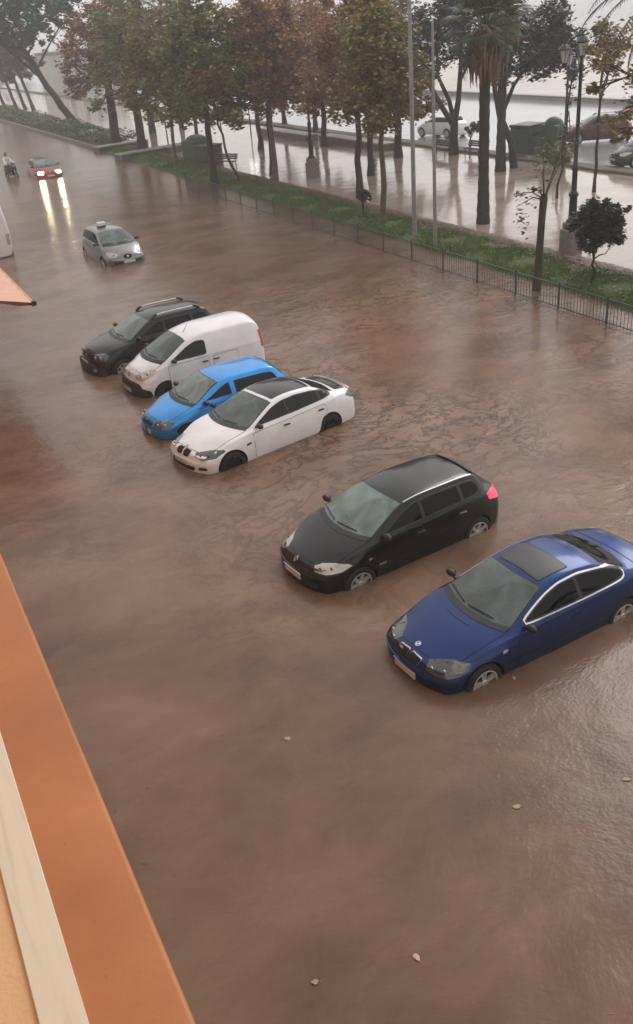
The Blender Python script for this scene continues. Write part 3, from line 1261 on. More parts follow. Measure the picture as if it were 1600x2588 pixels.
    # lamps
    for hl in S.get('headlights', []):
        for sg in (1, -1):
            pts = [(x, sg * y, z) for x, y, z in hl['pts']]
            if sg < 0:
                pts.reverse()
            ang = math.pi + sg * hl.get('ang', 0.6)
            o = c.patch('headlight', pts, ang, hl.get('mat', MT['lens']), root, hl.get('off', 0.006), 0.02, 0.05)
            if 'bulb' in hl:
                for bx, by, bz in hl['bulb']:
                    q = Vector((bx, sg * by, bz))
                    dd = Vector((math.cos(ang), math.sin(ang), 0))
                    h = c.bvh.ray_cast(q - dd * 3, dd, 8)
                    if h[0] is not None:
                        MB().ell(tuple(h[0] - dd * 0.004), (hl.get('br', 0.055) * .35, hl.get('br', 0.055) * .8, hl.get('br', 0.055) * .8), 12, 8).build('lamp', hl.get('bulbmat', MT['chrome']), o, smooth=60)
    for tl in S.get('taillights', []):
        for sg in (1, -1):
            pts = [(x, sg * y, z) for x, y, z in tl['pts']]
            if sg < 0:
                pts.reverse()
            c.patch('tail_light', pts, -sg * tl.get('ang', 0.6), tl.get('mat', MT['tail']), root, 0.008, 0.02, 0.06)
    for (nm, poly, plane, m, off) in S.get('patches', []):
        c.patch(nm, poly, plane, m, root, off, 0.018, 0.05)
    for (nm, poly, plane, m, off) in S.get('sidepatches', []):
        for pl in ('side+', 'side-'):
            c.patch(nm, poly, pl, m, root, off, 0.018, 0.06)
    # plate
    if S.get('platez'):
        z0 = S['platez']
        h = c.bvh.ray_cast(Vector((5, 0, z0)), Vector((-1, 0, 0)), 8)[0]
        b = MB().box((h.x + 0.018, 0, z0), (0.02, 0.52, 0.11))
        pl = b.build('number_plate', MT['plate'], root)
        MB().box((h.x + 0.0295, -0.24, z0), (0.003, 0.035, 0.105)).build('country_strip', MT['plateblue'], pl)
    # badge
    bd = S.get('badge')
    if bd:
        kind, bx, bz, br, ax = bd
        if ax == 'top':
            h = c.bvh.ray_cast(Vector((bx, 0, 3)), Vector((0, 0, -1)), 5)
        else:
            h = c.bvh.ray_cast(Vector((5, 0, bz)), Vector((-1, 0, 0)), 8)
        loc, nor = h[0], h[1]
        if nor.x < 0 and nor.z < 0:
            nor = -nor
        rot = nor.to_track_quat('Z', 'Y').to_matrix()
        def put(mbx):
            mbx.v = [tuple(loc + nor * 0.006 + rot @ Vector(v)) for v in mbx.v]
            return mbx
        if kind == 'roundel':
            ring = put(MB().lathe([(br, -0.004), (br, 0.004), (br * 0.72, 0.006), (br * 0.70, 0.002)], 20))
            ro = ring.build('badge', MT['satin'], root, smooth=40)
            for q in range(4):
                fan = MB()
                vs = [(0, 0, 0.003)] + [(br * 0.72 * math.cos(t), br * 0.72 * math.sin(t), 0.003) for t in [math.pi / 2 * (q + k / 5) for k in range(6)]]
                fan.add(vs, [(0, i, i + 1) for i in range(1, 6)])
                put(fan).build('quadrant', MT['badgeblue'] if q % 2 else MT['badgewhite'], ro)
        elif kind == 'diamond':
            d = MB()
            o4 = [(br * 0.72, 0), (0, br * 1.15), (-br * 0.72, 0), (0, -br * 1.15)]
            vs = [(x, y, 0) for x, y in o4] + [(x * 0.92, y * 0.92, 0.012) for x, y in o4] + [(x * 0.55, y * 0.55, 0.012) for x, y in o4] + [(x * 0.5, y * 0.5, 0.0) for x, y in o4]
            fs = []
            for k in range(3):
                for i in range(4):
                    j = (i + 1) % 4
                    fs.append((k * 4 + i, k * 4 + j, k * 4 + 4 + j, k * 4 + 4 + i))
            d.add(vs, fs)
            put(d).build('badge', MT['satin'], root)
        elif kind == 'chevrons':
            d = MB()
            for dz in (0.02, -0.03):
                for sg in (1, -1):
                    d.add([(-0.012 + dz, 0, 0), (0.014 + dz, 0, 0), (-0.045 + dz, sg * br, 0), (-0.07 + dz, sg * br, 0),
                           (-0.012 + dz, 0, .01), (0.014 + dz, 0, .01), (-0.045 + dz, sg * br, .01), (-0.07 + dz, sg * br, .01)],
                          [(4, 5, 6, 7), (0, 1, 5, 4), (2, 3, 7, 6), (1, 2, 6, 5), (3, 0, 4, 7)])
            put(d).build('badge', MT['satin'], root)
        else:
            put(MB().lathe([(0.0, 0.008), (br * 0.8, 0.008), (br, 0.0)], 20)).build('badge', S.get('badgemat', MT['satin']), root, smooth=40)
    # wing mirrors
    mx_, mz_ = S['mirror']
    for sg in (1, -1):
        h = c.bvh.ray_cast(Vector((mx_, sg * 3, mz_ - 0.05)), Vector((0, -sg, 0)), 4)[0]
        y0 = abs(h.y)
        b = MB()
        b.ell((mx_ + 0.01, sg * (y0 + 0.13), mz_ + 0.0), (0.060, 0.105, 0.060), 14, 10)
        b.v = [(max(x, mx_ - 0.03), y, z) for x, y, z in b.v]
        mo = b.build('wing_mirror', S.get('mirrormat', MT['trimblack']), root, smooth=50)
        MB().tube([(mx_ + 0.02, sg * (y0 - 0.01), mz_ - 0.05), (mx_ + 0.01, sg * (y0 + 0.08), mz_ - 0.01)], [0.03, 0.022], 8).build('mirror_stalk', MT['trimblack'], mo, smooth=50)
        MB().box((mx_ - 0.034, sg * (y0 + 0.13), mz_), (0.006, 0.15, 0.08)).build('mirror_glass', MT['glass'], mo)
    # rear-view mirror and dashboard shapes read through the windscreen: both built just under the outer glass line
    xx = xct + 0.10
    h = c.bvh.ray_cast(Vector((xx, 0, 3)), Vector((0, 0, -1)), 5)[0]
    MB().box((xx - .03, 0, h.z - 0.075), (0.03, 0.23, 0.065), bev=0.008).build('rear_view_mirror', MT['trimblack'], root)
    zbt = c.Zb(xcb)
    dz_ = c.zfloor
    MB().box((xkb - .02, 0, zbt - .075), (.50, 2 * yb - .16, .13), bev=.03).build('dashboard', MT['interior'], root, smooth=40)
    ti = MB()
    n_ = 20
    for k_ in range(n_):
        t0_, t1_ = 2 * math.pi * k_ / n_, 2 * math.pi * (k_ + 1) / n_
        ti.tube([(xkb - .36 + .07 * math.sin(t_), .36 + .17 * math.cos(t_), zbt + .02 + .155 * math.sin(t_)) for t_ in (t0_, t1_)], .013, 6, cap=False)
    ti.tube([(xkb - .36, .20, zbt + .02), (xkb - .36, .52, zbt + .02)], .016, 6)
    ti.build('steering_wheel', MT['trimblack'], root, smooth=60)
    zs_ = c.Zc(-.3)
    for sx_ in (xkb - 1.02, xkb - 1.82):
        for sy_ in ((-.35, .35) if sx_ > xkb - 1.5 else (-.36, .36)):
            so_ = MB().box((sx_, sy_, (dz_ + zs_ - .34) / 2), (.16, .46 if sx_ > xkb - 1.5 else .62, zs_ - .34 - dz_), bev=.05).build('seat', MT['seat'], root, smooth=40)
            MB().box((sx_ - .02, sy_, zs_ - .26), (.10, .24, .15), bev=.035).build('headrest', MT['seat'], so_, smooth=40)
    if S.get('rails'):
        for sg in (1, -1):
            q = []
            for x in S['rails']:
                h = c.bvh.ray_cast(Vector((x, sg * S['raily'], 3)), Vector((0, 0, -1)), 5)[0]
                q.append(h + Vector((0, 0, 0.075)))
            ro = MB().tube(q[1:-1], 0.026, 8).build('roof_rail', S.get('railmat', MT['satin']), root, smooth=50)
            for a, b in ((q[0] + Vector((0.0, 0, -0.07)), q[1]), (q[-1] + Vector((0, 0, -0.07)), q[-2])):
                MB().tube([a, (a + b) / 2 + Vector((0, 0, 0.02)), b + (b - a) * 0.25], [0.04, 0.042, 0.034], 8).build('rail_foot', MT['trimblack'], ro, smooth=50)
    if S.get('antenna'):
        x, y = S['antenna']
        h = c.bvh.ray_cast(Vector((x, y, 3)), Vector((0, 0, -1)), 5)[0]
        MB().tube([h, h + Vector((-0.16, 0, 0.22))], [0.008, 0.004], 6).build('antenna', MT['trimblack'], root)
    return root, c


def mirror_y(half):
    """close an outline given for y>=0 (x,y) by mirroring"""
    return half + [(x, -y) for x, y in reversed(half)]


# ------------------------------------------------------------------ the cars
def ell_poly(cx, cy, rx, ry, n=18):
    return [(cx + rx * math.cos(2 * math.pi * i / n), cy + ry * math.sin(2 * math.pi * i / n)) for i in range(n)]


def bars_on(c, root, name, y0, y1, zs, xoff, m, r=0.006):
    """thin grille bars following the nose"""
    for z in zs:
        q = []
        for k in range(7):
            y = y0 + (y1 - y0) * k / 6
            h = c.bvh.ray_cast(Vector((5, y, z)), Vector((-1, 0, 0)), 8)[0]
            q.append(h + Vector((xoff, 0, 0)))
        MB().tube(q, r, 6).build(name, m, root, smooth=50)


PLATE_GLYPHS = True

BLUE = dict(
    W=1.757, xf=2.245, xr=-2.245, axles=(1.47, -1.255), rw=0.315, ra=0.355, rr=0.215, spokes='twin', paint=MT['blue'],
    Zc=[(2.245, .67), (2.1, .735), (1.6, .845), (1.08, .935), (.95, .97), (.22, 1.315), (.05, 1.345), (-.35, 1.37), (-.8, 1.335), (-.95, 1.30), (-1.55, 1.055), (-1.7, 1.04), (-2.1, 1.01), (-2.245, .93)],
    Zb=[(2.2, .63), (1.6, .765), (.9, .875), (0, .905), (-1.3, .945), (-1.7, .96), (-2.2, .92)],
    Wb=[(2.2, .72), (1.4, .795), (.8, .825), (-1, .83), (-1.8, .80), (-2.2, .74)],
    Zr=[(2.2, .645), (1.6, .79), (1.0, .90), (.85, .95), (.12, 1.265), (-.3, 1.32), (-.75, 1.285), (-1.5, 1.01), (-1.7, .995), (-2.2, .95)],
    Wr=[(2.2, .5), (1.5, .62), (.95, .72), (.12, .56), (-.3, .545), (-.8, .56), (-1.45, .68), (-1.7, .68), (-2.2, .6)],
    plan=[(2.245, .90), (1.9, .955), (1.3, 1.0), (-1.2, 1.0), (-1.8, .965), (-2.245, .90)],
    hood=mirror_y([(1.16, 0), (1.13, .3), (1.03, .58), (.98, .715), (1.3, .70), (1.7, .655), (1.92, .57), (2.02, .40), (2.05, .2), (2.06, 0)]),
    doors=[rounded([(.84, .30), (.86, .84), (-.40, .875), (-.46, .55), (-.36, .30)], .06)], handles=[(-.24, .775)], handlemat=MT['blue'],
    dlo=[(.70, .962), (-.5, .978), (-1.24, 1.0), (-1.34, 1.05), (-1.14, 1.15), (-.85, 1.215), (-.45, 1.262), (-.1, 1.248), (.2, 1.175), (.45, 1.078)],
    dlor=.10, dlotrim=MT['chrome'], panes=[(-.36, .8), (-1.5, -.40)],
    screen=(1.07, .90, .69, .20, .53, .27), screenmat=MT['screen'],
    rearscreen=[(-1.0, .50), (-1.0, -.50), (-1.44, -.60), (-1.53, -.3), (-1.55, 0), (-1.53, .3), (-1.44, .60)],
    headlights=[dict(pts=[(2.1, .36, .685), (2.1, .37, .585), (2.0, .56, .555), (1.88, .74, .575), (1.74, .82, .62), (1.74, .82, .69), (1.9, .66, .705), (2.0, .5, .70)], ang=.55, mat=MT['lensdark'], bulb=[(2.1, .46, .635), (2.0, .62, .63)], br=.042),
                dict(pts=[(1.94, .66, .69), (1.94, .67, .60), (1.8, .78, .605), (1.76, .80, .68)], ang=.55, mat=MT['reflector'], off=.014)],
    taillights=[dict(pts=[(-2.2, .45, .90), (-2.2, .45, .76), (-2.1, .80, .76), (-1.9, .85, .86), (-2.1, .78, .92)], ang=.6)],
    patches=[('sunroof_gap', rounded([(.16, .44), (.16, -.44), (-.42, -.46), (-.42, .46)], .05), 'top', MT['seam'], .0015),
             ('sunroof', rounded([(.145, .425), (.145, -.425), (-.405, -.445), (-.405, .445)], .05), 'top', MT['sunroof'], .006),
             ('hood_vent', [(1.27, -.26), (1.29, -.26), (1.315, 0), (1.29, .26), (1.27, .26), (1.295, 0)], 'top', MT['trimblack'], .012),
             ('kidney_grille', rounded([(.02, .68), (.26, .665), (.24, .575), (.03, .57)], .03), 'front', MT['satin'], .005),
             ('kidney_grille', rounded([(-.02, .68), (-.26, .665), (-.24, .575), (-.03, .57)], .03), 'front', MT['satin'], .005),
             ('grille_mesh', rounded([(.028, .672), (.25, .656), (.234, .578), (.034, .572)], .025), 'front', MT['seam'], .009),
             ('grille_mesh', rounded([(-.028, .672), (-.25, .656), (-.234, .578), (-.034, .572)], .025), 'front', MT['seam'], .009),
             ('bumper_gap', [(-.74, .545), (.74, .545), (.74, .556), (-.74, .556)], 'front', MT['seam'], .003),
             ('bumper_moulding', [(-.70, .475), (.70, .475), (.70, .50), (-.70, .50)], 'front', MT['blue'], .022),
             ('lower_intake', rounded([(-.52, .27), (.52, .27), (.56, .37), (-.56, .37)], .04), 'front', MT['trimblack'], .006),
             ('trunk_lid_gap', [(-1.66, .66), (-1.67, .66), (-1.69, 0), (-1.67, -.66), (-1.66, -.66), (-1.68, 0)], 'top', MT['seam'], .004)],
    sidepatches=[('side_repeater', rounded([(1.16, .70), (1.07, .72), (1.07, .745), (1.15, .74)], .01), None, MT['lens'], .012)],
    strips=[([(1.05, .50), (-.80, .525), (-.80, .55), (1.05, .525)], MT['blue'])],
    platez=.42, badge=('roundel', 2.0, .74, .048, 'top'), mirror=(.68, .97), cf=.27, cr=.16,
    nose=[(.2, .07), (.35, .01), (.50, 0.0), (.54, .03), (.60, .055), (.70, .11), (.80, .15)])

WHITE = dict(
    W=1.817, xf=2.26, xr=-2.26, axles=(1.48, -1.28), rw=0.325, ra=0.372, rr=0.235, spokes='ten', rimmat=MT['rimdark'], paint=MT['white'],
    Zc=[(2.26, .70), (2.1, .775), (1.6, .89), (1.08, .985), (.93, 1.02), (.15, 1.37), (0, 1.395), (-.4, 1.42), (-.9, 1.385), (-1.1, 1.34), (-1.66, 1.10), (-1.8, 1.08), (-2.12, 1.06), (-2.26, .98)],
    Zb=[(2.2, .66), (1.6, .81), (.9, .92), (0, .945), (-1.3, .985), (-1.8, 1.0), (-2.2, .96)],
    Wb=[(2.2, .74), (1.4, .82), (.8, .85), (-1, .855), (-1.8, .82), (-2.2, .76)],
    Zr=[(2.2, .675), (1.6, .835), (1.0, .95), (.85, 1.0), (.08, 1.315), (-.3, 1.365), (-.9, 1.325), (-1.62, 1.06), (-1.8, 1.045), (-2.2, 1.0)],
    Wr=[(2.2, .5), (1.5, .64), (.95, .74), (.08, .575), (-.3, .57), (-.9, .575), (-1.6, .69), (-1.8, .69), (-2.2, .6)],
    plan=[(2.26, .90), (1.9, .955), (1.3, 1.0), (-1.2, 1.0), (-1.8, .965), (-2.26, .90)],
    hood=mirror_y([(1.17, 0), (1.14, .3), (1.03, .58), (.98, .73), (1.3, .715), (1.7, .66), (1.95, .55), (2.04, .38), (2.07, .2), (2.08, 0)]),
    doors=[rounded([(.88, .32), (.88, .885), (-.17, .915), (-.20, .32)], .06), rounded([(-.19, .32), (-.165, .915), (-1.16, .945), (-1.22, .80), (-1.02, .60), (-.94, .32)], .06)],
    handles=[(-.03, .815), (-1.03, .85)], handlemat=MT['trimblack'],
    dlo=[(.74, .995), (-.3, 1.02), (-1.22, 1.055), (-1.46, 1.075), (-1.44, 1.13), (-1.25, 1.21), (-.95, 1.265), (-.5, 1.305), (-.12, 1.29), (.18, 1.22), (.45, 1.115)],
    dlor=.08, panes=[(-.15, .9), (-1.08, -.19), (-1.6, -1.11)],
    screen=(1.08, .90, .71, .14, .55, .20), screenmat=MT['screen'],
    rearscreen=[(-1.12, .50), (-1.12, -.50), (-1.56, -.61), (-1.64, -.3), (-1.66, 0), (-1.64, .3), (-1.56, .61)],
    headlights=[dict(pts=[(2.1, .38, .70), (2.1, .36, .645), (2.0, .56, .60), (1.85, .80, .62), (1.66, .86, .70), (1.7, .84, .735), (1.9, .68, .735)], ang=.6, mat=MT['lensdark'], bulb=[(2.05, .52, .665), (1.95, .66, .665)], br=.04, bulbmat=MT['rimdark'])],
    taillights=[dict(pts=[(-2.2, .5, .95), (-2.2, .5, .82), (-2.1, .82, .82), (-1.95, .87, .93), (-2.1, .8, .97)], ang=.7, mat=MT['lensdark'])],
    patches=[('roof_panel', rounded([(.06, .50), (.10, 0), (.06, -.50), (-.4, -.505), (-1.02, -.50), (-1.06, 0), (-1.02, .50), (-.4, .505)], .05), 'top', MT['black'], .006),
             ('trunk_spoiler', rounded([(-2.06, .62), (-2.10, 0), (-2.06, -.62), (-2.14, -.60), (-2.18, 0), (-2.14, .60)], .02), 'top', MT['white'], .035),
             ('trunk_deck', rounded([(-1.72, .58), (-1.76, 0), (-1.72, -.58), (-2.02, -.58), (-2.05, 0), (-2.02, .58)], .05), 'top', MT['black'], .005),
             ('kidney_grille', rounded([(.02, .72), (.25, .705), (.22, .60), (.04, .595)], .04), 'front', MT['seam'], .010),
             ('kidney_grille', rounded([(-.02, .72), (-.25, .705), (-.22, .60), (-.04, .595)], .04), 'front', MT['seam'], .010),
             ('lower_intake', rounded([(-.42, .33), (.42, .33), (.46, .43), (-.46, .43)], .04), 'front', MT['trimblack'], .006),
             ('side_intake', rounded([(.54, .37), (.76, .39), (.74, .45), (.56, .44)], .03), 'front', MT['trimblack'], .006),
             ('side_intake', rounded([(-.54, .37), (-.76, .39), (-.74, .45), (-.56, .44)], .03), 'front', MT['trimblack'], .006)],
    sidepatches=[('side_repeater', rounded([(1.10, .685), (.97, .70), (.97, .73), (1.09, .715)], .01), None, MT['trimblack'], .012)],
    platez=.50, badge=('roundel', 2.06, .78, .045, 'top'), mirror=(.72, 1.03), cf=.27, cr=.16,
    nose=[(.2, .05), (.33, .0), (.50, 0.0), (.56, .03), (.62, .05), (.72, .11), (.85, .15)])

HATCH = dict(
    W=1.777, xf=2.105, xr=-2.105, axles=(1.30, -1.325), rw=0.315, ra=0.355, rr=0.215, spokes='seven', paint=MT['black'],
    Zc=[(2.105, .72), (1.95, .80), (1.5, .92), (1.14, 1.0), (1.02, 1.04), (.25, 1.40), (.05, 1.43), (-.4, 1.457), (-1.0, 1.445), (-1.5, 1.40), (-1.58, 1.37), (-1.82, 1.10), (-1.95, 1.06), (-2.105, .96)],
    Zb=[(2.1, .69), (1.6, .84), (.95, .945), (0, .975), (-1.3, 1.02), (-1.8, 1.02), (-2.1, .95)],
    Wb=[(2.1, .72), (1.4, .80), (.8, .83), (-1, .835), (-1.7, .79), (-2.1, .70)],
    Zr=[(2.1, .70), (1.6, .865), (1.05, .97), (.93, 1.02), (.15, 1.345), (-.3, 1.40), (-1.0, 1.395), (-1.45, 1.35), (-1.58, 1.31), (-1.8, 1.06), (-2.1, .97)],
    Wr=[(2.1, .5), (1.5, .62), (1.0, .74), (.15, .59), (-.3, .585), (-1.0, .575), (-1.5, .555), (-1.8, .60), (-2.1, .5)],
    plan=[(2.105, .88), (1.8, .95), (1.3, 1.0), (-1.2, 1.0), (-1.7, .955), (-2.105, .85)],
    hood=mirror_y([(1.22, 0), (1.19, .3), (1.08, .58), (1.02, .735), (1.3, .72), (1.6, .67), (1.8, .55), (1.90, .38), (1.93, .2), (1.94, 0)]),
    doors=[rounded([(.90, .32), (.92, .905), (-.13, .94), (-.15, .32)], .06), rounded([(-.14, .32), (-.12, .94), (-1.08, .975), (-1.14, .82), (-.98, .62), (-.92, .32)], .06)],
    handles=[(-.01, .845), (-.95, .885)], handlemat=MT['chrome'],
    dlo=[(.80, 1.015), (-.3, 1.045), (-1.38, 1.08), (-1.46, 1.16), (-1.36, 1.30), (-1.0, 1.325), (-.4, 1.335), (-.02, 1.315), (.25, 1.235), (.5, 1.13)],
    dlor=.07, panes=[(-.11, .9), (-.98, -.16), (-1.6, -1.03)],
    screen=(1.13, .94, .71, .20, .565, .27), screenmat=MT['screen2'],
    rearscreen=[(-.46, 1.12), (.46, 1.12), (.44, 1.30), (0, 1.33), (-.44, 1.30)], rsplane='rear',
    headlights=[dict(pts=[(1.96, .46, .715), (1.93, .46, .66), (1.8, .62, .64), (1.6, .80, .665), (1.46, .86, .725), (1.52, .83, .75), (1.7, .70, .765), (1.88, .56, .75)], ang=.7, mat=MT['lens'], bulb=[(1.88, .54, .70), (1.75, .68, .71)], br=.042, bulbmat=MT['reflector'])],
    taillights=[dict(pts=[(-2.0, .45, .93), (-2.0, .47, .80), (-1.9, .72, .80), (-1.68, .83, .88), (-1.65, .80, .99), (-1.85, .68, .985)], ang=.75, mat=MT['taillit'])],
    patches=[('roof_strip', [(.14, .555), (.14, .573), (-.3, .580), (-1.0, .570), (-1.42, .545), (-1.42, .53), (-1.0, .553), (-.3, .562)], 'top', MT['satin'], .006),
             ('roof_strip', [(.14, -.555), (-.3, -.562), (-1.0, -.553), (-1.42, -.53), (-1.42, -.545), (-1.0, -.570), (-.3, -.580), (.14, -.573)], 'top', MT['satin'], .006),
             ('rear_spoiler', rounded([(-1.44, .50), (-1.44, -.50), (-1.60, -.46), (-1.64, 0), (-1.60, .46)], .04), 'top', MT['black'], .025),
             ('grille_slot', rounded([(-.36, .60), (-.10, .59), (-.09, .635), (-.36, .65)], .02), 'front', MT['seam'], .004),
             ('grille_slot', rounded([(.36, .60), (.10, .59), (.09, .635), (.36, .65)], .02), 'front', MT['seam'], .004),
             ('lower_intake', rounded([(-.58, .36), (.58, .36), (.60, .45), (-.60, .45)], .04), 'front', MT['trimblack'], .006),
             ('bumper_moulding', [(-.72, .545), (.72, .545), (.72, .57), (-.72, .57)], 'front', MT['black'], .015)],
    sidepatches=[('side_repeater', rounded([(1.12, .715), (1.05, .725), (1.05, .745), (1.11, .745)], .01), None, MT['lens'], .012),
                 ('moulding_tip', [(.93, .555), (.78, .56), (.78, .585), (.92, .585)], None, MT['satin'], .022)],
    strips=[([(.93, .55), (-.93, .60), (-.93, .64), (.93, .59)], MT['black'])],
    platez=.50, badge=('diamond', 2.0, .70, .062, 'front'), mirror=(.74, 1.05), cf=.30, cr=.22,
    nose=[(.2, .06), (.35, .0), (.56, 0.0), (.60, .025), (.70, .09), (.80, .15), (.95, .2)])

SMALL = dict(
    W=1.66, xf=1.90, xr=-1.92, axles=(1.18, -1.29), rw=0.29, ra=0.33, rr=0.185, spokes='seven', paint=MT['azure'],
    Zc=[(1.90, .66), (1.78, .74), (1.4, .86), (1.02, .955), (.9, .99), (.22, 1.345), (.05, 1.375), (-.4, 1.40), (-1.2, 1.385), (-1.42, 1.34), (-1.5, 1.31), (-1.80, 1.0), (-1.86, .95), (-1.92, .86)],
    Zb=[(1.9, .62), (1.4, .79), (.85, .895), (0, .92), (-1.2, .95), (-1.6, .95), (-1.9, .86)],
    Wb=[(1.9, .66), (1.2, .745), (.8, .77), (-1, .78), (-1.6, .75), (-1.9, .68)],
    Zr=[(1.9, .635), (1.4, .815), (.95, .92), (.84, .96), (.15, 1.295), (-.3, 1.345), (-1.15, 1.34), (-1.4, 1.30), (-1.78, .97), (-1.92, .87)],
    Wr=[(1.9, .48), (1.3, .6), (.92, .68), (.15, .555), (-.3, .55), (-1.15, .545), (-1.5, .55), (-1.8, .60), (-1.92, .52)],
    plan=[(1.9, .88), (1.6, .955), (1.2, 1.0), (-1.2, 1.0), (-1.6, .965), (-1.92, .90)],
    hood=mirror_y([(1.09, 0), (1.06, .3), (.97, .55), (.93, .675), (1.2, .665), (1.5, .60), (1.66, .50), (1.73, .3), (1.75, 0)]),
    doors=[rounded([(.80, .30), (.82, .855), (-.14, .885), (-.17, .30)], .06), rounded([(-.16, .30), (-.13, .885), (-1.0, .905), (-1.06, .78), (-.92, .58), (-.88, .30)], .06)],
    handles=[(-.02, .79), (-.88, .81)],
    dlo=[(.72, .965), (-.3, .985), (-1.30, 1.01), (-1.40, 1.06), (-1.26, 1.24), (-1.0, 1.262), (-.4, 1.275), (-.02, 1.258), (.22, 1.17), (.45, 1.065)],
    dlor=.05, framemat=MT['azure'], panes=[(-.10, .9), (-1.5, -.20)],
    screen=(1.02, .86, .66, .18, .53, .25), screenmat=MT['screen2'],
    rearscreen=[(-.44, 1.04), (.44, 1.04), (.42, 1.26), (0, 1.28), (-.42, 1.26)], rsplane='rear',
    headlights=[dict(pts=[(1.8, .34, .665), (1.8, .34, .575), (1.72, .55, .56), (1.55, .73, .58), (1.5, .755, .66), (1.65, .62, .69)], ang=.5, mat=MT['lensdark'], bulb=[(1.75, .44, .62), (1.65, .60, .625)], br=.05)],
    taillights=[dict(pts=[(-1.85, .56, .92), (-1.85, .56, .74), (-1.75, .78, .74), (-1.7, .79, .92)], ang=.7)],
    patches=[('hatch_gap', [(-1.36, .48), (-1.385, .48), (-1.40, 0), (-1.385, -.48), (-1.36, -.48), (-1.375, 0)], 'top', MT['seam'], .008),
             ('grille', rounded([(-.26, .56), (.26, .56), (.27, .62), (-.27, .62)], .02), 'front', MT['seam'], .006),
             ('bumper', rounded([(-.78, .34), (.78, .34), (.78, .50), (-.78, .50)], .04), 'front', MT['azure'], .03)],
    strips=[([(.82, .50), (-.9, .52), (-.9, .56), (.82, .54)], MT['azure'])],
    platez=.42, badge=('chevrons', 1.7, .66, .06, 'front'), mirror=(.66, .99), mirrormat=MT['trimblack'], cf=.24, cr=.12)

VAN = dict(
    W=1.716, xf=1.93, xr=-1.93, axles=(1.16, -1.33), rw=0.30, ra=0.36, rr=0.19, spokes='five', paint=MT['white'], rimmat=MT['rimdark'],
    Zc=[(1.93, .88), (1.80, .97), (1.55, 1.05), (1.30, 1.12), (1.16, 1.18), (.40, 1.60), (.2, 1.655), (-.4, 1.72), (-1.5, 1.72), (-1.78, 1.67), (-1.87, 1.60), (-1.93, 1.45)],
    Zb=[(1.9, .83), (1.4, .98), (1.0, 1.04), (0, 1.06), (-1.9, 1.06)],
    Wb=[(1.9, .72), (1.2, .80), (.8, .82), (-1, .84), (-1.9, .82)],
    Zr=[(1.9, .84), (1.4, 1.01), (1.15, 1.09), (1.02, 1.14), (.30, 1.50), (-.3, 1.60), (-1.5, 1.61), (-1.85, 1.50), (-1.93, 1.36)],
    Wr=[(1.9, .52), (1.4, .66), (1.1, .74), (.30, .62), (-.3, .64), (-1.5, .66), (-1.93, .64)],
    plan=[(1.93, .90), (1.7, .955), (1.3, 1.0), (-1.5, 1.0), (-1.93, .965)],
    hood=mirror_y([(1.34, 0), (1.31, .3), (1.22, .55), (1.18, .70), (1.4, .66), (1.58, .56), (1.68, .38), (1.70, 0)]),
    doors=[rounded([(1.0, .34), (1.02, 1.0), (-.16, 1.02), (-.18, .34)], .06), rounded([(-.30, .34), (-.30, 1.0), (-1.05, 1.0), (-1.05, .70), (-.95, .34)], .06)],
    handles=[(-.05, .90), (-.38, .90)], handlemat=MT['trimblack'],
    dlo=[(.93, 1.09), (-.12, 1.09), (-.14, 1.44), (.10, 1.455), (.38, 1.36), (.65, 1.23)],
    dlor=.07, panes=[(-.2, 1.0)],
    screen=(1.24, 1.05, .70, .36, .58, .42), screenmat=MT['screen'],
    rearscreen=[(-.58, 1.10), (-.06, 1.10), (-.06, 1.45), (-.54, 1.45)], rsplane='rear',
    headlights=[dict(pts=[(1.8, .36, .84), (1.78, .40, .74), (1.65, .62, .74), (1.5, .78, .84), (1.42, .80, .95), (1.5, .76, .98), (1.65, .60, .93)], ang=.6, mat=MT['lens'], bulb=[(1.7, .52, .83), (1.6, .66, .87)], br=.055, bulbmat=MT['reflector'])],
    taillights=[dict(pts=[(-1.93, .66, 1.36), (-1.93, .66, .86), (-1.93, .84, .86), (-1.82, .85, .90), (-1.84, .83, 1.34)], ang=.9)],
    patches=[('bumper', rounded([(-.79, .30), (.79, .30), (.80, .50), (.55, .64), (.36, .66), (-.36, .66), (-.55, .64), (-.80, .50)], .05), 'front', MT['plastic'], .022),
             ('grille', rounded([(-.30, .54), (.30, .54), (.33, .62), (-.33, .62)], .03), 'front', MT['seam'], .028)],
    strips=[([(.98, .56), (-.92, .56), (-.92, .62), (.98, .62)], MT['white'])],
    platez=.44, badge=('disc', 1.7, .79, .06, 'front'), mirror=(.86, 1.14), mirrormat=MT['trimblack'], cf=.24, cr=.05, antenna=(.22, .25),
    tail=[(.2, .03), (.5, 0), (1.0, .01), (1.6, .05)], wz0=1.1)

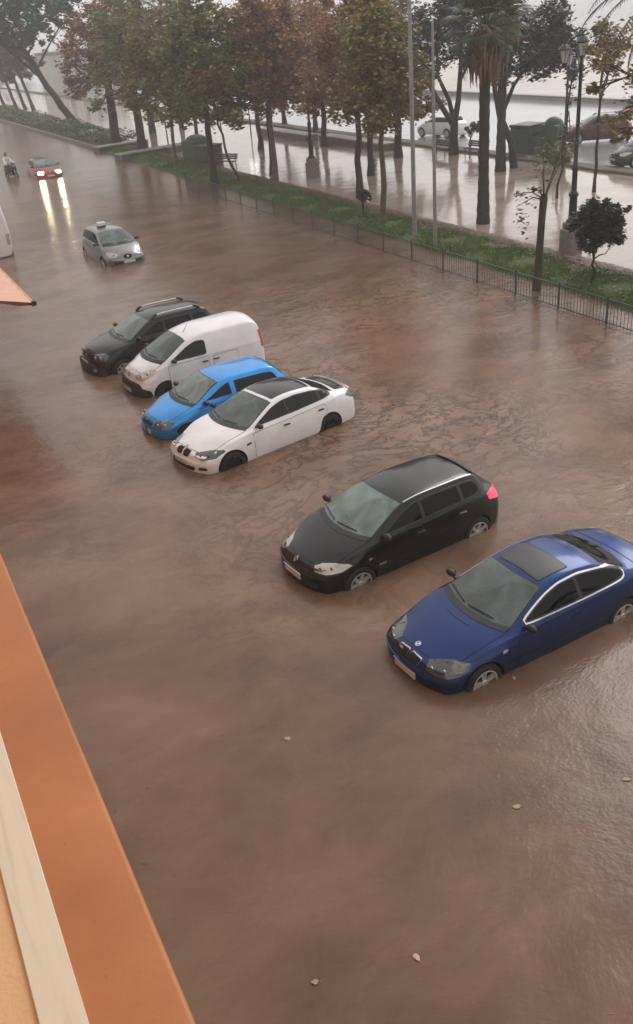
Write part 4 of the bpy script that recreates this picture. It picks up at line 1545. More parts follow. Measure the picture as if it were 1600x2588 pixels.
SUV = dict(
    W=1.822, xf=2.16, xr=-2.16, axles=(1.33, -1.34), rw=0.345, ra=0.40, rr=0.215, spokes='seven', paint=MT['black'],
    Zc=[(2.16, .88), (2.02, .97), (1.6, 1.05), (1.12, 1.12), (1.0, 1.16), (.30, 1.54), (.1, 1.58), (-.4, 1.61), (-1.3, 1.59), (-1.6, 1.54), (-1.68, 1.49), (-1.98, 1.14), (-2.05, 1.10), (-2.16, 1.0)],
    Zb=[(2.1, .84), (1.6, .98), (.95, 1.06), (0, 1.08), (-1.3, 1.11), (-1.8, 1.11), (-2.1, 1.04)],
    Wb=[(2.1, .74), (1.4, .82), (.8, .84), (-1, .845), (-1.7, .81), (-2.1, .74)],
    Zr=[(2.1, .86), (1.6, 1.0), (1.05, 1.08), (.92, 1.12), (.22, 1.48), (-.3, 1.54), (-1.2, 1.53), (-1.6, 1.47), (-1.95, 1.11), (-2.16, 1.02)],
    Wr=[(2.1, .56), (1.5, .66), (1.0, .75), (.22, .61), (-.3, .61), (-1.2, .60), (-1.6, .60), (-1.95, .66), (-2.16, .56)],
    plan=[(2.16, .90), (1.85, .965), (1.3, 1.0), (-1.2, 1.0), (-1.8, .965), (-2.16, .90)],
    hood=mirror_y([(1.20, 0), (1.17, .3), (1.06, .58), (1.02, .74), (1.3, .73), (1.7, .68), (1.9, .58), (1.98, .38), (2.0, 0)]),
    doors=[rounded([(.90, .38), (.92, 1.01), (-.12, 1.03), (-.15, .38)], .06), rounded([(-.14, .38), (-.11, 1.03), (-1.1, 1.06), (-1.16, .9), (-1.0, .66), (-.92, .38)], .06)],
    handles=[(0, .94), (-.98, .97)],
    dlo=[(.78, 1.12), (-.3, 1.14), (-1.42, 1.17), (-1.60, 1.22), (-1.45, 1.42), (-1.1, 1.45), (-.4, 1.46), (0, 1.445), (.25, 1.36), (.5, 1.24)],
    dlor=.06, panes=[(-.10, .9), (-.98, -.15), (-1.7, -1.03)],
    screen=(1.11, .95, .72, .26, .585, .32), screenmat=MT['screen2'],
    rearscreen=[(-.50, 1.16), (.50, 1.16), (.48, 1.42), (0, 1.45), (-.48, 1.42)], rsplane='rear',
    headlights=[dict(pts=[(2.0, .40, .86), (2.0, .40, .72), (1.9, .62, .68), (1.75, .80, .72), (1.7, .82, .86), (1.85, .70, .90)], ang=.5, mat=MT['lensdark'], bulb=[(1.95, .52, .79), (1.85, .68, .79)], br=.075, bulbmat=MT['lens'])],
    taillights=[dict(pts=[(-2.0, .70, 1.12), (-2.0, .70, .80), (-1.9, .86, .80), (-1.85, .86, 1.05)], ang=.8)],
    patches=[('grille', rounded([(-.34, .72), (.34, .72), (.36, .85), (-.36, .85)], .04), 'front', MT['seam'], .006),
             ('bumper', rounded([(-.84, .30), (.84, .30), (.84, .52), (.55, .60), (-.55, .60), (-.84, .52)], .05), 'front', MT['plastic'], .03),
             ('fog_lamp', ell_poly(.62, .47, .075, .05), 'front', MT['lens'], .036),
             ('fog_lamp', ell_poly(-.62, .47, .075, .05), 'front', MT['lens'], .036)],
    strips=[([(.95, .46), (-.95, .48), (-.95, .56), (.95, .54)], MT['plastic'])],
    rails=(.16, .02, -.2, -.6, -1.0, -1.2, -1.36), raily=.575,
    platez=.60, badge=('disc', 1.7, .785, .055, 'front'), mirror=(.74, 1.16), cf=.22, cr=.16, wz0=1.05)

TAXI = dict(
    W=1.768, xf=2.14, xr=-2.14, axles=(1.25, -1.33), rw=0.315, ra=0.355, rr=0.21, spokes='seven', paint=MT['silver'],
    Zc=[(2.14, .74), (1.98, .84), (1.6, .96), (1.26, 1.05), (1.12, 1.10), (.28, 1.50), (.1, 1.535), (-.4, 1.57), (-1.2, 1.55), (-1.6, 1.48), (-1.68, 1.44), (-1.98, 1.08), (-2.05, 1.02), (-2.14, .92)],
    Zb=[(2.1, .70), (1.6, .88), (1.05, .985), (0, 1.01), (-1.3, 1.05), (-1.8, 1.05), (-2.1, .95)],
    Wb=[(2.1, .70), (1.4, .79), (.8, .82), (-1, .825), (-1.7, .79), (-2.1, .70)],
    Zr=[(2.1, .715), (1.6, .90), (1.12, 1.02), (1.02, 1.06), (.20, 1.44), (-.3, 1.50), (-1.2, 1.485), (-1.6, 1.42), (-1.95, 1.06), (-2.14, .94)],
    Wr=[(2.1, .5), (1.5, .62), (1.1, .74), (.20, .59), (-.3, .585), (-1.2, .575), (-1.6, .57), (-1.95, .62), (-2.14, .5)],
    plan=[(2.14, .87), (1.8, .95), (1.3, 1.0), (-1.2, 1.0), (-1.8, .96), (-2.14, .88)],
    hood=mirror_y([(1.34, 0), (1.31, .3), (1.20, .56), (1.15, .70), (1.4, .69), (1.7, .62), (1.88, .48), (1.94, .25), (1.95, 0)]),
    doors=[rounded([(.92, .34), (.94, .95), (-.12, .98), (-.15, .34)], .06), rounded([(-.14, .34), (-.11, .98), (-1.1, 1.01), (-1.16, .86), (-1.0, .64), (-.92, .34)], .06)],
    handles=[(0, .885), (-.98, .92)],
    dlo=[(.86, 1.055), (-.3, 1.08), (-1.40, 1.11), (-1.62, 1.14), (-1.5, 1.36), (-1.1, 1.40), (-.4, 1.42), (0, 1.40), (.27, 1.31), (.55, 1.19)],
    dlor=.06, panes=[(-.10, 1.0), (-.98, -.15), (-1.7, -1.03)],
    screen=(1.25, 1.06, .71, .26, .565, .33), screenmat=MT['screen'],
    rearscreen=[(-.48, 1.12), (.48, 1.12), (.46, 1.38), (0, 1.41), (-.46, 1.38)], rsplane='rear',
    headlights=[dict(pts=[(2.0, .42, .76), (1.98, .44, .66), (1.8, .66, .66), (1.55, .82, .78), (1.5, .82, .84), (1.75, .68, .84)], ang=.7, mat=MT['lens'], bulb=[(1.88, .55, .73)], br=.06, bulbmat=MT['reflector'])],
    taillights=[dict(pts=[(-2.0, .55, 1.0), (-2.0, .55, .82), (-1.9, .80, .82), (-1.8, .82, .98)], ang=.8)],
    patches=[('grille', ell_poly(0, .665, .19, .088), 'front', MT['seam'], .010),
             ('lower_intake', rounded([(-.62, .40), (.62, .40), (.60, .50), (-.60, .50)], .05), 'front', MT['trimblack'], .008)],
    platez=.48, badge=('disc', 2.0, .668, .05, 'front'), mirror=(.80, 1.09), mirrormat=MT['trimblack'], cf=.34, cr=.2)


def variant(base, **kw):
    d = dict(base)
    op = base['paint']
    d.update(kw)
    np_ = d['paint']
    if np_ is not op:
        for key in ('patches', 'sidepatches'):
            if key in base and key not in kw:
                d[key] = [(a, b, c_, np_ if m is op else m, e) for a, b, c_, m, e in base[key]]
        if 'strips' in base and 'strips' not in kw:
            d['strips'] = [(a, np_ if m is op else m) for a, m in base['strips']]
        for key in ('handlemat', 'mirrormat', 'framemat'):
            if base.get(key) is op and key not in kw:
                d[key] = np_
    return d


PARKED = 'cars parked side by side in the flood'
blue_car, bc = build_car(BLUE, 'coupe_car', 'dark blue two-door coupe with sunroof and chrome window line, front car at lower right', (7.60, 9.05, -.30), R(183.1), PARKED)
hatch_car, hc = build_car(HATCH, 'hatchback_car', 'black five-door hatchback with pale headlights and a lit red tail light', (7.19, 12.30, -.30), R(185.8), PARKED)
white_car, wc = build_car(WHITE, 'sedan_car', 'white four-door sedan with black roof and black wheels between azure car and black hatchback', (7.25, 18.04, -.30), R(192.0), PARKED)
small_car, sc_ = build_car(SMALL, 'small_car', 'azure blue small car squeezed between white van and white sedan', (6.89, 20.03, -.30), R(184.5), PARKED)
van_car, vc = build_car(VAN, 'delivery_van', 'small white panel van with black bumper beside the azure car', (7.35, 23.06, -.30), R(184.9), PARKED, 'van')
suv_car, uc = build_car(SUV, 'suv_car', 'black off-road wagon with silver roof rails, farthest of the parked row', (7.07, 25.56, -.30), R(185.1), PARKED)
taxi_car, tc_ = build_car(TAXI, 'taxi', 'silver taxi with white roof sign wading through the flooded road', (9.86, 39.69, -.33), R(-87.8), None, 'taxi')
h_ = tc_.bvh.ray_cast(Vector((-.30, 0, 3)), Vector((0, 0, -1)), 5)[0]
_m = MB().box((-.30, -.22, h_.z + .11), (.16, .36, .17), bev=.03).build('roof_sign', MT['badgewhite'], taxi_car, smooth=40)
MB().box((-.30, -.22, h_.z + .012), (.10, .40, .03)).build('sign_base', MT['trimblack'], taxi_car)
#@@MOREcars

# ------------------------------------------------------------------ water, ground, verge, promenade, far road, beach
MT['mud'] = water_mat('muddy_water', (0.115, 0.066, 0.041), (0.172, 0.104, 0.066), (0.215, 0.137, 0.090), 0.15, 0.024, scale=1.5, spec=0.46, chop=0.16, ripple_refl=0.95, sheen_zone=(13.0, 19.5, 13.5, (1.30, 1.27, 1.24)))
MT['prom_water'] = water_mat('promenade_flood_film', (0.30, 0.22, 0.18), (0.38, 0.29, 0.24), (0.44, 0.35, 0.31), 0.05, 0.010, scale=1.6, spec=1.0)
MT['wetroad'] = water_mat('wet_far_road', (0.23, 0.235, 0.25), (0.30, 0.30, 0.31), (0.38, 0.37, 0.37), 0.10, 0.012, scale=0.8, spec=1.0)
MT['sea'] = water_mat('sea_water', (0.10, 0.105, 0.11), (0.14, 0.14, 0.145), (0.18, 0.18, 0.18), 0.2, 0.05, scale=0.5)
MT['sand'] = ground_mat('wet_beach_sand', (0.36, 0.30, 0.27), (0.52, 0.43, 0.39), 0.35, 0.12, 0.2)
MT['soil'] = ground_mat('base_soil', (0.06, 0.045, 0.035), (0.10, 0.075, 0.055), 0.8, 0.5)
MT['turf'] = ground_mat('verge_turf', (0.035, 0.065, 0.010), (0.085, 0.135, 0.020), 0.8, 1.6, 0.8)
MT['litter'] = ground_mat('leaf_litter_soil', (0.055, 0.022, 0.016), (0.13, 0.062, 0.035), 0.75, 3.5, 0.8)
MT['kerb'] = mat('kerb_stone', (0.12, 0.10, 0.095), 0.5, var=0.2, scale=2, bump=0.3)


def sheet(name, x0, x1, y0, y1, z, m, kind='structure'):
    return MB().add([(x0, y0, z), (x1, y0, z), (x1, y1, z), (x0, y1, z)], [(0, 1, 2, 3)]).build(name, m, kind=kind)


sheet('ground', -900, 1500, -300, 2200, -1.2, MT['soil'])
sheet('flooded_road', -12, 22.6, -40, 420, 0.0, MT['mud'])
sheet('promenade', 22.6, 36.4, -40, 420, 0.016, MT['prom_water'])
sheet('coast_road', 37.6, 60.0, -40, 520, 0.010, MT['wetroad'])
sheet('beach_sand', 61.0, 118, -60, 900, 0.03, MT['sand'])
sheet('sea', 116, 1500, -300, 2200, 0.0, MT['sea'])
# a promenade paving edge under the film of water near the verge
rng = random.Random(3)


def prof_strip(name, prof, y0, y1, m, step=0.8, jitter=0.05, kind='structure', mats=None, msel=None):
    mb = MB()
    ny = int((y1 - y0) / step)
    for j in range(ny + 1):
        y = y0 + (y1 - y0) * j / ny
        for i, (x, z) in enumerate(prof):
            jx = 0 if i in (0, len(prof) - 1) else (rng.random() - .5) * jitter * 3
            jz = 0 if i in (0, len(prof) - 1) else (rng.random() - .5) * jitter
            if i == 1 or i == len(prof) - 2:
                jx = math.sin(y * 0.9 + i) * 0.10 + (rng.random() - .5) * .12
            mb.v.append((x + jx, y, z + jz))
    n = len(prof)
    for j in range(ny):
        for i in range(n - 1):
            a = j * n + i
            mb.f.append((a, a + 1, a + n + 1, a + n))
    me = mb.mesh(name, m, smooth=80)
    o = link(name, me, None, None, kind)
    if mats:
        for mm in mats:
            me.materials.append(mm)
        for p in me.polygons:
            p.material_index = msel(p.center)
    return o


def verge_z(x):
    t = max(0.0, min(1.0, (x - 19.9) / 3.6))
    return -0.06 + 0.30 * math.sin(math.pi * min(1, t * 1.02)) ** 0.6


vp = [(19.75, -0.3), (20.05, -0.03), (20.5, .12), (21.0, .19), (21.5, .22), (21.9, .22), (22.3, .20), (22.7, .16), (23.05, .11), (23.35, .03), (23.5, -0.05)]
prof_strip('grass_verge', vp, 2, 79.5, MT['turf'], 0.6, 0.05, mats=[MT['litter']], msel=lambda c: 1 if c.x > 22.05 + 0.35 * math.sin(c.y * 0.7) + 0.25 * math.sin(c.y * 2.3) else 0)
# kerb between promenade and coast road with a low green strip
fk = [(36.35, -0.05), (36.4, .13), (36.6, .15), (37.0, .17), (37.4, .15), (37.62, .13), (37.65, -0.05)]
MT['strip'] = ground_mat('far_verge', (0.045, 0.045, 0.022), (0.10, 0.085, 0.05), 0.7, 1.2, 0.5)
prof_strip('far_verge', fk, 4, 200, MT['strip'], 1.2, 0.02)


def blades(name, n, x0, x1, y0, y1, zf, h, w, m, seed, lean=0.35):
    r = random.Random(seed)
    mb = MB()
    for _ in range(n):
        # denser near the camera
        y = y0 + (y1 - y0) * r.random() ** 1.5
        x = x0 + (x1 - x0) * r.random()
        if math.sin(x * 3.1 + y * 1.3) + math.sin(y * 2.7 - x) + r.random() * 1.6 < 0.15:
            continue
        z = zf(x)
        a = r.random() * math.pi
        ca, sa = math.cos(a) * w / 2, math.sin(a) * w / 2
        hh = h * (0.5 + r.random())
        lx, ly = (r.random() - .5) * lean * hh * 2, (r.random() - .5) * lean * hh * 2
        mb.add([(x - ca, y - sa, z), (x + ca, y + sa, z), (x + lx, y + ly, z + hh)], [(0, 1, 2)])
    return mb.build(name, m, kind='stuff')


MT['grassblade'] = leaf_mat('grass_blades', [(0.035, 0.085, 0.010), (0.085, 0.165, 0.016), (0.17, 0.21, 0.028)], 0.3)
MT['dryleaf'] = leaf_mat('fallen_leaves', [(0.06, 0.020, 0.014), (0.13, 0.05, 0.025), (0.22, 0.12, 0.04)], 0.1)
tag(blades('grass', 46000, 20.1, 22.3, 14, 79, lambda x: verge_z(x) - .02, .13, .035, MT['grassblade'], 5), 'short wet green grass on the long verge behind the railing', 'grass')
mb = MB()
r = random.Random(8)
for _ in range(9000):
    y = 14 + 65 * r.random() ** 1.4
    x = r.gauss(22.7, .42)
    if r.random() < .12:
        x = r.uniform(20.3, 22.5)
    if x > 23.4 or x < 20.2:
        continue
    s = .035 + .04 * r.random()
    a = r.random() * 6.3
    z = verge_z(x) + .03 + .04 * r.random()
    P = []
    for k in range(4):
        t = a + k * math.pi / 2
        P.append((x + s * math.cos(t) * (1.4 if k % 2 else .8), y + s * math.sin(t) * (1.4 if k % 2 else .8), z + .02 * (r.random() - .3)))
    mb.add(P, [(0, 1, 2, 3)])
tag(mb.build('leaf_litter', MT['dryleaf'], kind='stuff'), 'brown fallen leaves along the promenade side of the verge', 'fallen leaves')

# ------------------------------------------------------------------ our own building: parapet under the camera and facade
MT['facade'] = mat('facade_render', (0.50, 0.24, 0.12), 0.75, var=0.08, scale=0.8, bump=0.2)
CH = 8.48
dz = 1.6
o_out, o_in, c_in, p_in = 0.1555, -0.019, -0.102, -0.50
zt = CH - dz
fb = thing('apartment_building', 'orange rendered building front with cream marble coping, running up the lower left edge', 'building', (0, 0, 0))
# parapet cap: rounded outer lip
mb = MB()
prof = [(-.001, -.16), (o_out - .005, -.16), (o_out - .001, -.155), (o_out, -.012), (o_out - .001, -.005), (o_out - .005, -.001), (o_out - .012, 0.0), (o_in - .03, .001), (o_in - .03, -.02), (-.02, -.03)]
ys = [-3 + k * 0.5 for k in range(0, 35)]
n = len(prof)
for y in ys:
    mb.v += [(x, y, zt + z) for x, z in prof]
for j in range(len(ys) - 1):
    for i in range(n):
        a, b = j * n + i, j * n + (i + 1) % n
        mb.f.append((a, b, b + n, a + n))
mb.f.append(tuple(range(n)))
mb.f.append(tuple((len(ys) - 1) * n + i for i in reversed(range(n))))
mb.build('parapet', MT['orange'], fb, smooth=50)
k = 0
y = -3.0
while y < 14:
    MB().box(((o_in + c_in) / 2, y + .998, zt - .018), (o_in - c_in, 1.994, .05), bev=.002).build('coping_stone', MT['marble'], fb, smooth=40)
    y += 2.0
MB().box(((c_in + p_in) / 2 + .01, 5.5, zt - .032), (c_in - p_in + .02, 17, .06)).build('balcony_ledge', MT['peach'], fb)
# small splash of dried paint on the parapet
pp = MB()
pp.lathe([(0.0, .006), (.008, .005), (.012, .0)], 10, c=(0.062, 5.35, zt))
pp.v = [(0.062 + (x - .062) * .9, 5.35 + (yy - 5.35) * .9, z) for x, yy, z in pp.v]
pp.build('paint_splash', MT['peach'], fb)
# facade below and above
fmb = MB()
fmb.box((-.45, 12.0, (zt - .2) / 2 - .4), (0.9, 60, zt + .6))
fmb.box((-1.7, 12.0, 9.9), (0.8, 60, 6.4))
fmb.build('wall', MT['facade'], fb)
for wy in (-9, -5, 8.5, 12.5, 16.5, 20.5, 24.5, 28.5, 32.5):
    wf = MB().box((-1.29, wy, 9.6), (0.06, 1.7, 2.3)).build('window', MT['badgewhite'], fb)
    MB().box((-1.25, wy, 9.6), (0.05, 1.5, 2.1)).build('pane', MT['windowdark'], wf)

# awning
aw = thing('awning', 'faded orange fabric awning with dark end cap jutting in from the left edge', 'awning', (0.02, 28.5, 0))
mb = MB()
ya, yb_ = -5.02, 5.2
nx, ny = 8, 24
xs = [0.03 + (3.56 - .03) * i / nx for i in range(nx + 1)]
for j in range(ny + 1):
    yy = ya + (yb_ - ya) * j / ny
    for i, x in enumerate(xs):
        mb.v.append((x, yy, 3.62 - (x / 3.56) * .92 - .05 * math.sin(math.pi * i / nx) - .012 * math.cos(j * math.pi)))
for j in range(ny):
    for i in range(nx):
        a = j * (nx + 1) + i
        mb.f.append((a, a + 1, a + nx + 2, a + nx + 1))
nv = len(mb.v)
mb.v += [(x, yy, z - .012) for x, yy, z in mb.v]
mb.f += [tuple(nv + i for i in reversed(f)) for f in list(mb.f)]
mb.build('fabric', MT['cloth_orange'], aw, smooth=60)
for (P, Q, hh_, mm_) in (((.03, ya, 3.6), (3.56, ya, 2.69), .09, 'cloth_brown'), ((3.56, ya, 2.69), (3.56, yb_, 2.69), .14, 'cloth_orange')):
    mb = MB()
    P, Q = Vector(P), Vector(Q)
    for k in range(24):
        a, b = P.lerp(Q, k / 24), P.lerp(Q, (k + 1) / 24)
        mb.add([a, b, b - Vector((0, 0, hh_ + .02 * math.sin(k * 1.3))), a - Vector((0, 0, hh_ + .02 * math.sin((k - 1) * 1.3)))], [(0, 1, 2, 3)])
    mb.build('valance', MT[mm_], aw)
MB().tube([(3.57, ya - .03, 2.69), (3.57, yb_, 2.69)], .028, 8).build('front_bar', MT['cloth_orange'], aw)
MB().box((3.58, ya - .05, 2.68), (.12, .10, .12), bev=.02).build('end_cap', MT['black_plastic'], aw)
for yy in (-4, 4):
    MB().tube([(0.0, yy, 3.3), (1.8, yy * .75, 3.05), (3.5, yy, 2.68)], .025, 6).build('arm', MT['pole'], aw)

# ------------------------------------------------------------------ railing
fence = thing('railing', 'low dark green iron railing standing in the water before the verge', 'railing', (18.7, 0, 0))
FY = [15.0 + 2.08 * k for k in range(20)]
post_me = MB().box((0, 0, .21), (.055, .055, 1.16), bev=.006).mesh('post', MT['fence'])
cap_me = MB().lathe([(0.04, 0), (.04, .012), (.02, .035), (0.0, .04)], 8, c=(0, 0, .79)).mesh('post_cap', MT['fence'])
bal_me = MB().tube([(0, 0, -.30), (0, 0, .72)], .0085, 6).mesh('baluster', MT['fence'])
rail_me = MB().box((0, 1.04, .735), (.045, 2.02, .030), bev=.004).mesh('rail', MT['fence'])
low_me = MB().box((0, 1.04, .06), (.03, 2.02, .022)).mesh('rail_low', MT['fence'])
for k, y in enumerate(FY):
    p = link('post', post_me, None, fence)
    p.location = (0, y, 0)
    link('post_cap', cap_me, None, p)
    if k < len(FY) - 1:
        for me in (rail_me, low_me):
            o = link('rail', me, None, fence)
            o.location = (0, y, 0)
        for j in range(1, 15):
            o = link('baluster', bal_me, None, fence)
            o.location = (0, y + 2.08 * j / 15, 0)


# ------------------------------------------------------------------ trees
def crown_mesh(name, blobs, n, size, m, seed, flat=0.5, tri=False):
    r = random.Random(seed)
    mb = MB()
    vol = [b[3] ** 1.6 * b[4] ** .6 for b in blobs]
    tot = sum(vol)
    # break each blob up into clumps so that the outline is ragged and sky shows between
    clumps = []
    for b, v in zip(blobs, vol):
        k = max(4, int(v / tot * n / 42))
        for _ in range(k):
            while True:
                x, y, z = r.uniform(-1, 1), r.uniform(-1, 1), r.uniform(-1, 1)
                q = x * x + y * y + z * z
                if 0.12 < q < 1:
                    break
            clumps.append((b[0] + x * b[3], b[1] + y * b[3], b[2] + z * b[4], min(b[3], 1.2) * r.uniform(.22, .46)))
    per = max(1, n // len(clumps))
    for cx, cy, cz, cr in clumps:
        for _ in range(per):
            x, y, z = r.gauss(0, .5), r.gauss(0, .5), r.gauss(0, .42)
            px, py, pz = cx + x * cr, cy + y * cr, cz + z * cr
            s = size * r.uniform(.6, 1.4)
            a, b = r.random() * 6.28, r.uniform(-1.1, 1.1)
            u = Vector((math.cos(a), math.sin(a), math.sin(b) * .5)).normalized()
            w = Vector((-math.sin(a) * math.cos(b), math.cos(a) * math.cos(b), -math.sin(b) if r.random() < .5 else math.sin(b)))
            w = (w - u * w.dot(u)).normalized()
            c = Vector((px, py, pz))
            mb.add([c - u * s * .5, c - w * s * .32 + u * s * .05, c + u * s * .55, c + w * s * .32], [(0, 1, 2, 3)])
    return mb.mesh(name, m)


def limbs(base, top, blobs, r0, r1, seed, bend=.1, m=None, nl=None, zs=0.55):
    rr_ = random.Random(seed)
    base, top = Vector(base), Vector(top)
    pts, rad = [], []
    for k in range(9):
        t = k / 8
        p = base.lerp(top, t)
        if 0 < k < 8:
            p += Vector((rr_.uniform(-bend, bend), rr_.uniform(-bend, bend), 0)) * .6
        pts.append(p)
        rad.append(r0 * (1 - t) + r1 * t + (r0 * .35 if k == 0 else 0))
    trunk = MB().tube(pts, rad, 10)
    br = MB()
    for b in (blobs[:nl] if nl else blobs):
        t = rr_.uniform(zs, 1)
        p = base.lerp(top, t)
        q = Vector((b[0], b[1], b[2]))
        mid = p.lerp(q, .5) + Vector((rr_.uniform(-.25, .25), rr_.uniform(-.25, .25), -.1))
        br.tube([p, p.lerp(mid, .5) + Vector((0, 0, .05)), mid, q], [r1 * .75, r1 * .6, r1 * .42, r1 * .15], 6)
        for _ in range(3):
            e = q + Vector((rr_.uniform(-1, 1) * b[3], rr_.uniform(-1, 1) * b[3], rr_.uniform(-.6, .8) * b[4]))
            br.tube([mid.lerp(q, rr_.uniform(0, .8)), e], [r1 * .22, r1 * .06], 5)
    return trunk, br


def tree(name, label, base, top, r0, r1, blobs, n, size, lm, bm_, seed, group=None, cat='tree', bend=.1):
    bx, by = base[0], base[1]
    root = thing(name, label, cat, (bx, by, 0), 0, group)
    rel = [(b[0] - bx, b[1] - by, b[2], b[3], b[4]) for b in blobs]
    tr, br = limbs((0, 0, base[2] if len(base) > 2 else -.1), (top[0] - bx, top[1] - by, top[2]), rel, r0, r1, seed, bend)
    tr.build('trunk', bm_, root, smooth=60)
    br.build('limbs', bm_, root, smooth=60)
    c = link('crown', crown_mesh('crown', rel, n, size, lm, seed + 50), None, root, 'stuff')
    return root


LM = {}
LM['brown'] = leaf_mat('plane_leaves_brown', [(0.108, 0.043, 0.017), (0.240, 0.108, 0.036), (0.360, 0.198, 0.066), (0.228, 0.186, 0.048)])
LM['red'] = leaf_mat('plane_leaves_red', [(0.108, 0.036, 0.019), (0.252, 0.090, 0.041), (0.372, 0.162, 0.060), (0.192, 0.120, 0.043)])
LM['olive'] = leaf_mat('plane_leaves_olive', [(0.072, 0.066, 0.012), (0.162, 0.150, 0.024), (0.252, 0.210, 0.042), (0.288, 0.144, 0.038)])
LM['green'] = leaf_mat('plane_leaves_green', [(0.060, 0.070, 0.014), (0.138, 0.162, 0.026), (0.216, 0.234, 0.046), (0.264, 0.150, 0.041)])
LM['dark'] = leaf_mat('evergreen_leaves', [(0.010, 0.014, 0.014), (0.020, 0.026, 0.026), (0.032, 0.042, 0.034)])
LM['pine'] = leaf_mat('pine_needles', [(0.008, 0.050, 0.028), (0.018, 0.12, 0.070), (0.035, 0.18, 0.11)])
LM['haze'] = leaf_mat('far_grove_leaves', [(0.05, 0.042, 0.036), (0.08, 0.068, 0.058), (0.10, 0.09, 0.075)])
LM['orange'] = leaf_mat('citrus_leaves', [(0.006, 0.014, 0.008), (0.014, 0.030, 0.016), (0.026, 0.048, 0.024)])
LM['yellow'] = leaf_mat('yellowing_leaves', [(0.10, 0.055, 0.018), (0.22, 0.14, 0.04), (0.30, 0.22, 0.06), (0.12, 0.13, 0.035)])
LM['sparse'] = leaf_mat('sparse_autumn_leaves', [(0.035, 0.022, 0.014), (0.09, 0.06, 0.025), (0.15, 0.11, 0.04)])


def blobs_for(bx, by, zb, rx, zt_, k, seed, drop=0.0):
    """k lobes filling a crown from zb to zt_ of radius rx"""
    r = random.Random(seed)
    out = []
    for i in range(k):
        t = (i + .5) / k
        z = zb + (zt_ - zb) * (0.12 + .8 * t)
        rad = rx * (0.45 + .75 * math.sin(math.pi * min(.95, t * .85 + .18)))
        a = i * 2.4 + r.random()
        d = rx * .62 * math.sqrt(r.random()) * (1 - .35 * t)
        out.append((bx + d * math.cos(a), by + d * math.sin(a), z, rad * .62, (zt_ - zb) / k * 1.25 + .3))
    return out


PL = 'plane trees in autumn leaf along the verge'
# (x, y, crown bottom, radius, crown top, leaves, label, trunk radius, bark, lobes, n)
rows = [
    (22.2, 81.3, 4.4, 3.6, 11.5, 'red', 'thick-trunked plane tree with rusty leaves beside the stone planters, farthest left of the row', .42, 'bark', 9, 9000),
    (22.0, 73.5, 3.3, 3.4, 11.8, 'green', 'plane tree with a green-brown crown just right of the rusty one', .36, 'bark', 9, 9000),
    (20.9, 62.4, 3.4, 2.9, 10.5, 'olive', 'plane tree with slim pale trunk beside the green container', .13, 'barkpale', 8, 9000),
    (20.1, 53.6, 3.3, 2.7, 10.4, 'green', 'plane tree with two-tone trunk left of the crooked sapling', .22, 'bark', 8, 9500),
    (24.3, 54.2, 3.5, 3.0, 10.2, 'red', 'plane tree with dark trunk and deep red-brown crown by the globe lamp', .20, 'bark', 8, 10000),
    (23.5, 52.2, 4.3, 2.4, 10.6, 'brown', 'plane tree with pale mottled trunk and thin brown crown', .18, 'barkpale', 7, 6500),
    (24.0, 42.8, 4.2, 2.6, 10.0, 'brown', 'plane tree with dark trunk rising behind the round verge shrub', .19, 'bark', 8, 11000),
    (21.1, 35.6, 4.2, 2.0, 9.2, 'olive', 'plane tree with mossy yellow trunk on the verge left of the tall poles', .15, 'barkyellow', 8, 11000),
    (32.7, 63.2, 2.7, 3.4, 9.6, 'brown', 'far plane tree with brown crown at the back of the promenade by the long planter', .22, 'bark', 7, 7000),
    (33.0, 53.5, 2.6, 3.0, 9.6, 'olive', 'far plane tree with dark trunk standing at the promenade edge left of the white car', .26, 'bark', 7, 7500),
    (27.4, 75.8, 3.2, 2.6, 10.0, 'olive', 'slim far plane tree in the open promenade beyond the brown container', .16, 'bark', 7, 6000),
]
for i, (x, y, zb, rx, zt_, lm, lab, r0, bk, k, n) in enumerate(rows):
    bl = blobs_for(x, y, zb, rx, zt_, k, 20 + i)
    bl += [(x + rx * .75 * math.cos(q + i), y + rx * .75 * math.sin(q + i), zb + .55 + .3 * math.sin(q * 3), rx * .36, .6) for q in (0.4, 2.0, 3.4, 5.1)]
    tree('plane_tree', lab, (x, y, -.1), (x + .15, y, zt_ - 2.2), r0, r0 * .45, bl, int(n * 1.35), .19 if y < 50 else .25, LM[lm], MT[bk], 100 + i, PL)

# crooked sapling
tree('young_tree', 'thin crooked young tree leaning beside the bench', (21.3, 52.5, -.1), (20.2, 52.6, 4.6), .085, .05,
     [(20.2, 52.6, 5.2, 1.2, .9), (19.6, 52.0, 5.9, 1.0, .8), (20.8, 53.2, 6.2, 1.1, .9)], 2600, .22, LM['red'], MT['barkbrown'], 140, bend=.22)

# leaning pine at the far left
tree('pine_tree', 'big dark pine with a slanting trunk at the top left corner', (25.2, 107.8, -.1), (20.9, 107.5, 8.2), .42, .22,
     [(20.5, 107, 10.2, 4.0, 1.9), (16.0, 106, 10.8, 4.4, 1.8), (23.8, 108, 11.2, 3.2, 1.5), (12.0, 105, 11.4, 4.0, 1.7), (19.0, 107, 12.6, 4.4, 1.7), (26.5, 109, 12.3, 2.8, 1.3), (14.5, 106, 13.4, 4.0, 1.6),
      (22.8, 108, 9.0, 2.2, 1.2), (26.4, 109, 10.2, 1.6, 1.2)],
     20000, .42, LM['pine'], MT['bark'], 150, bend=.25)
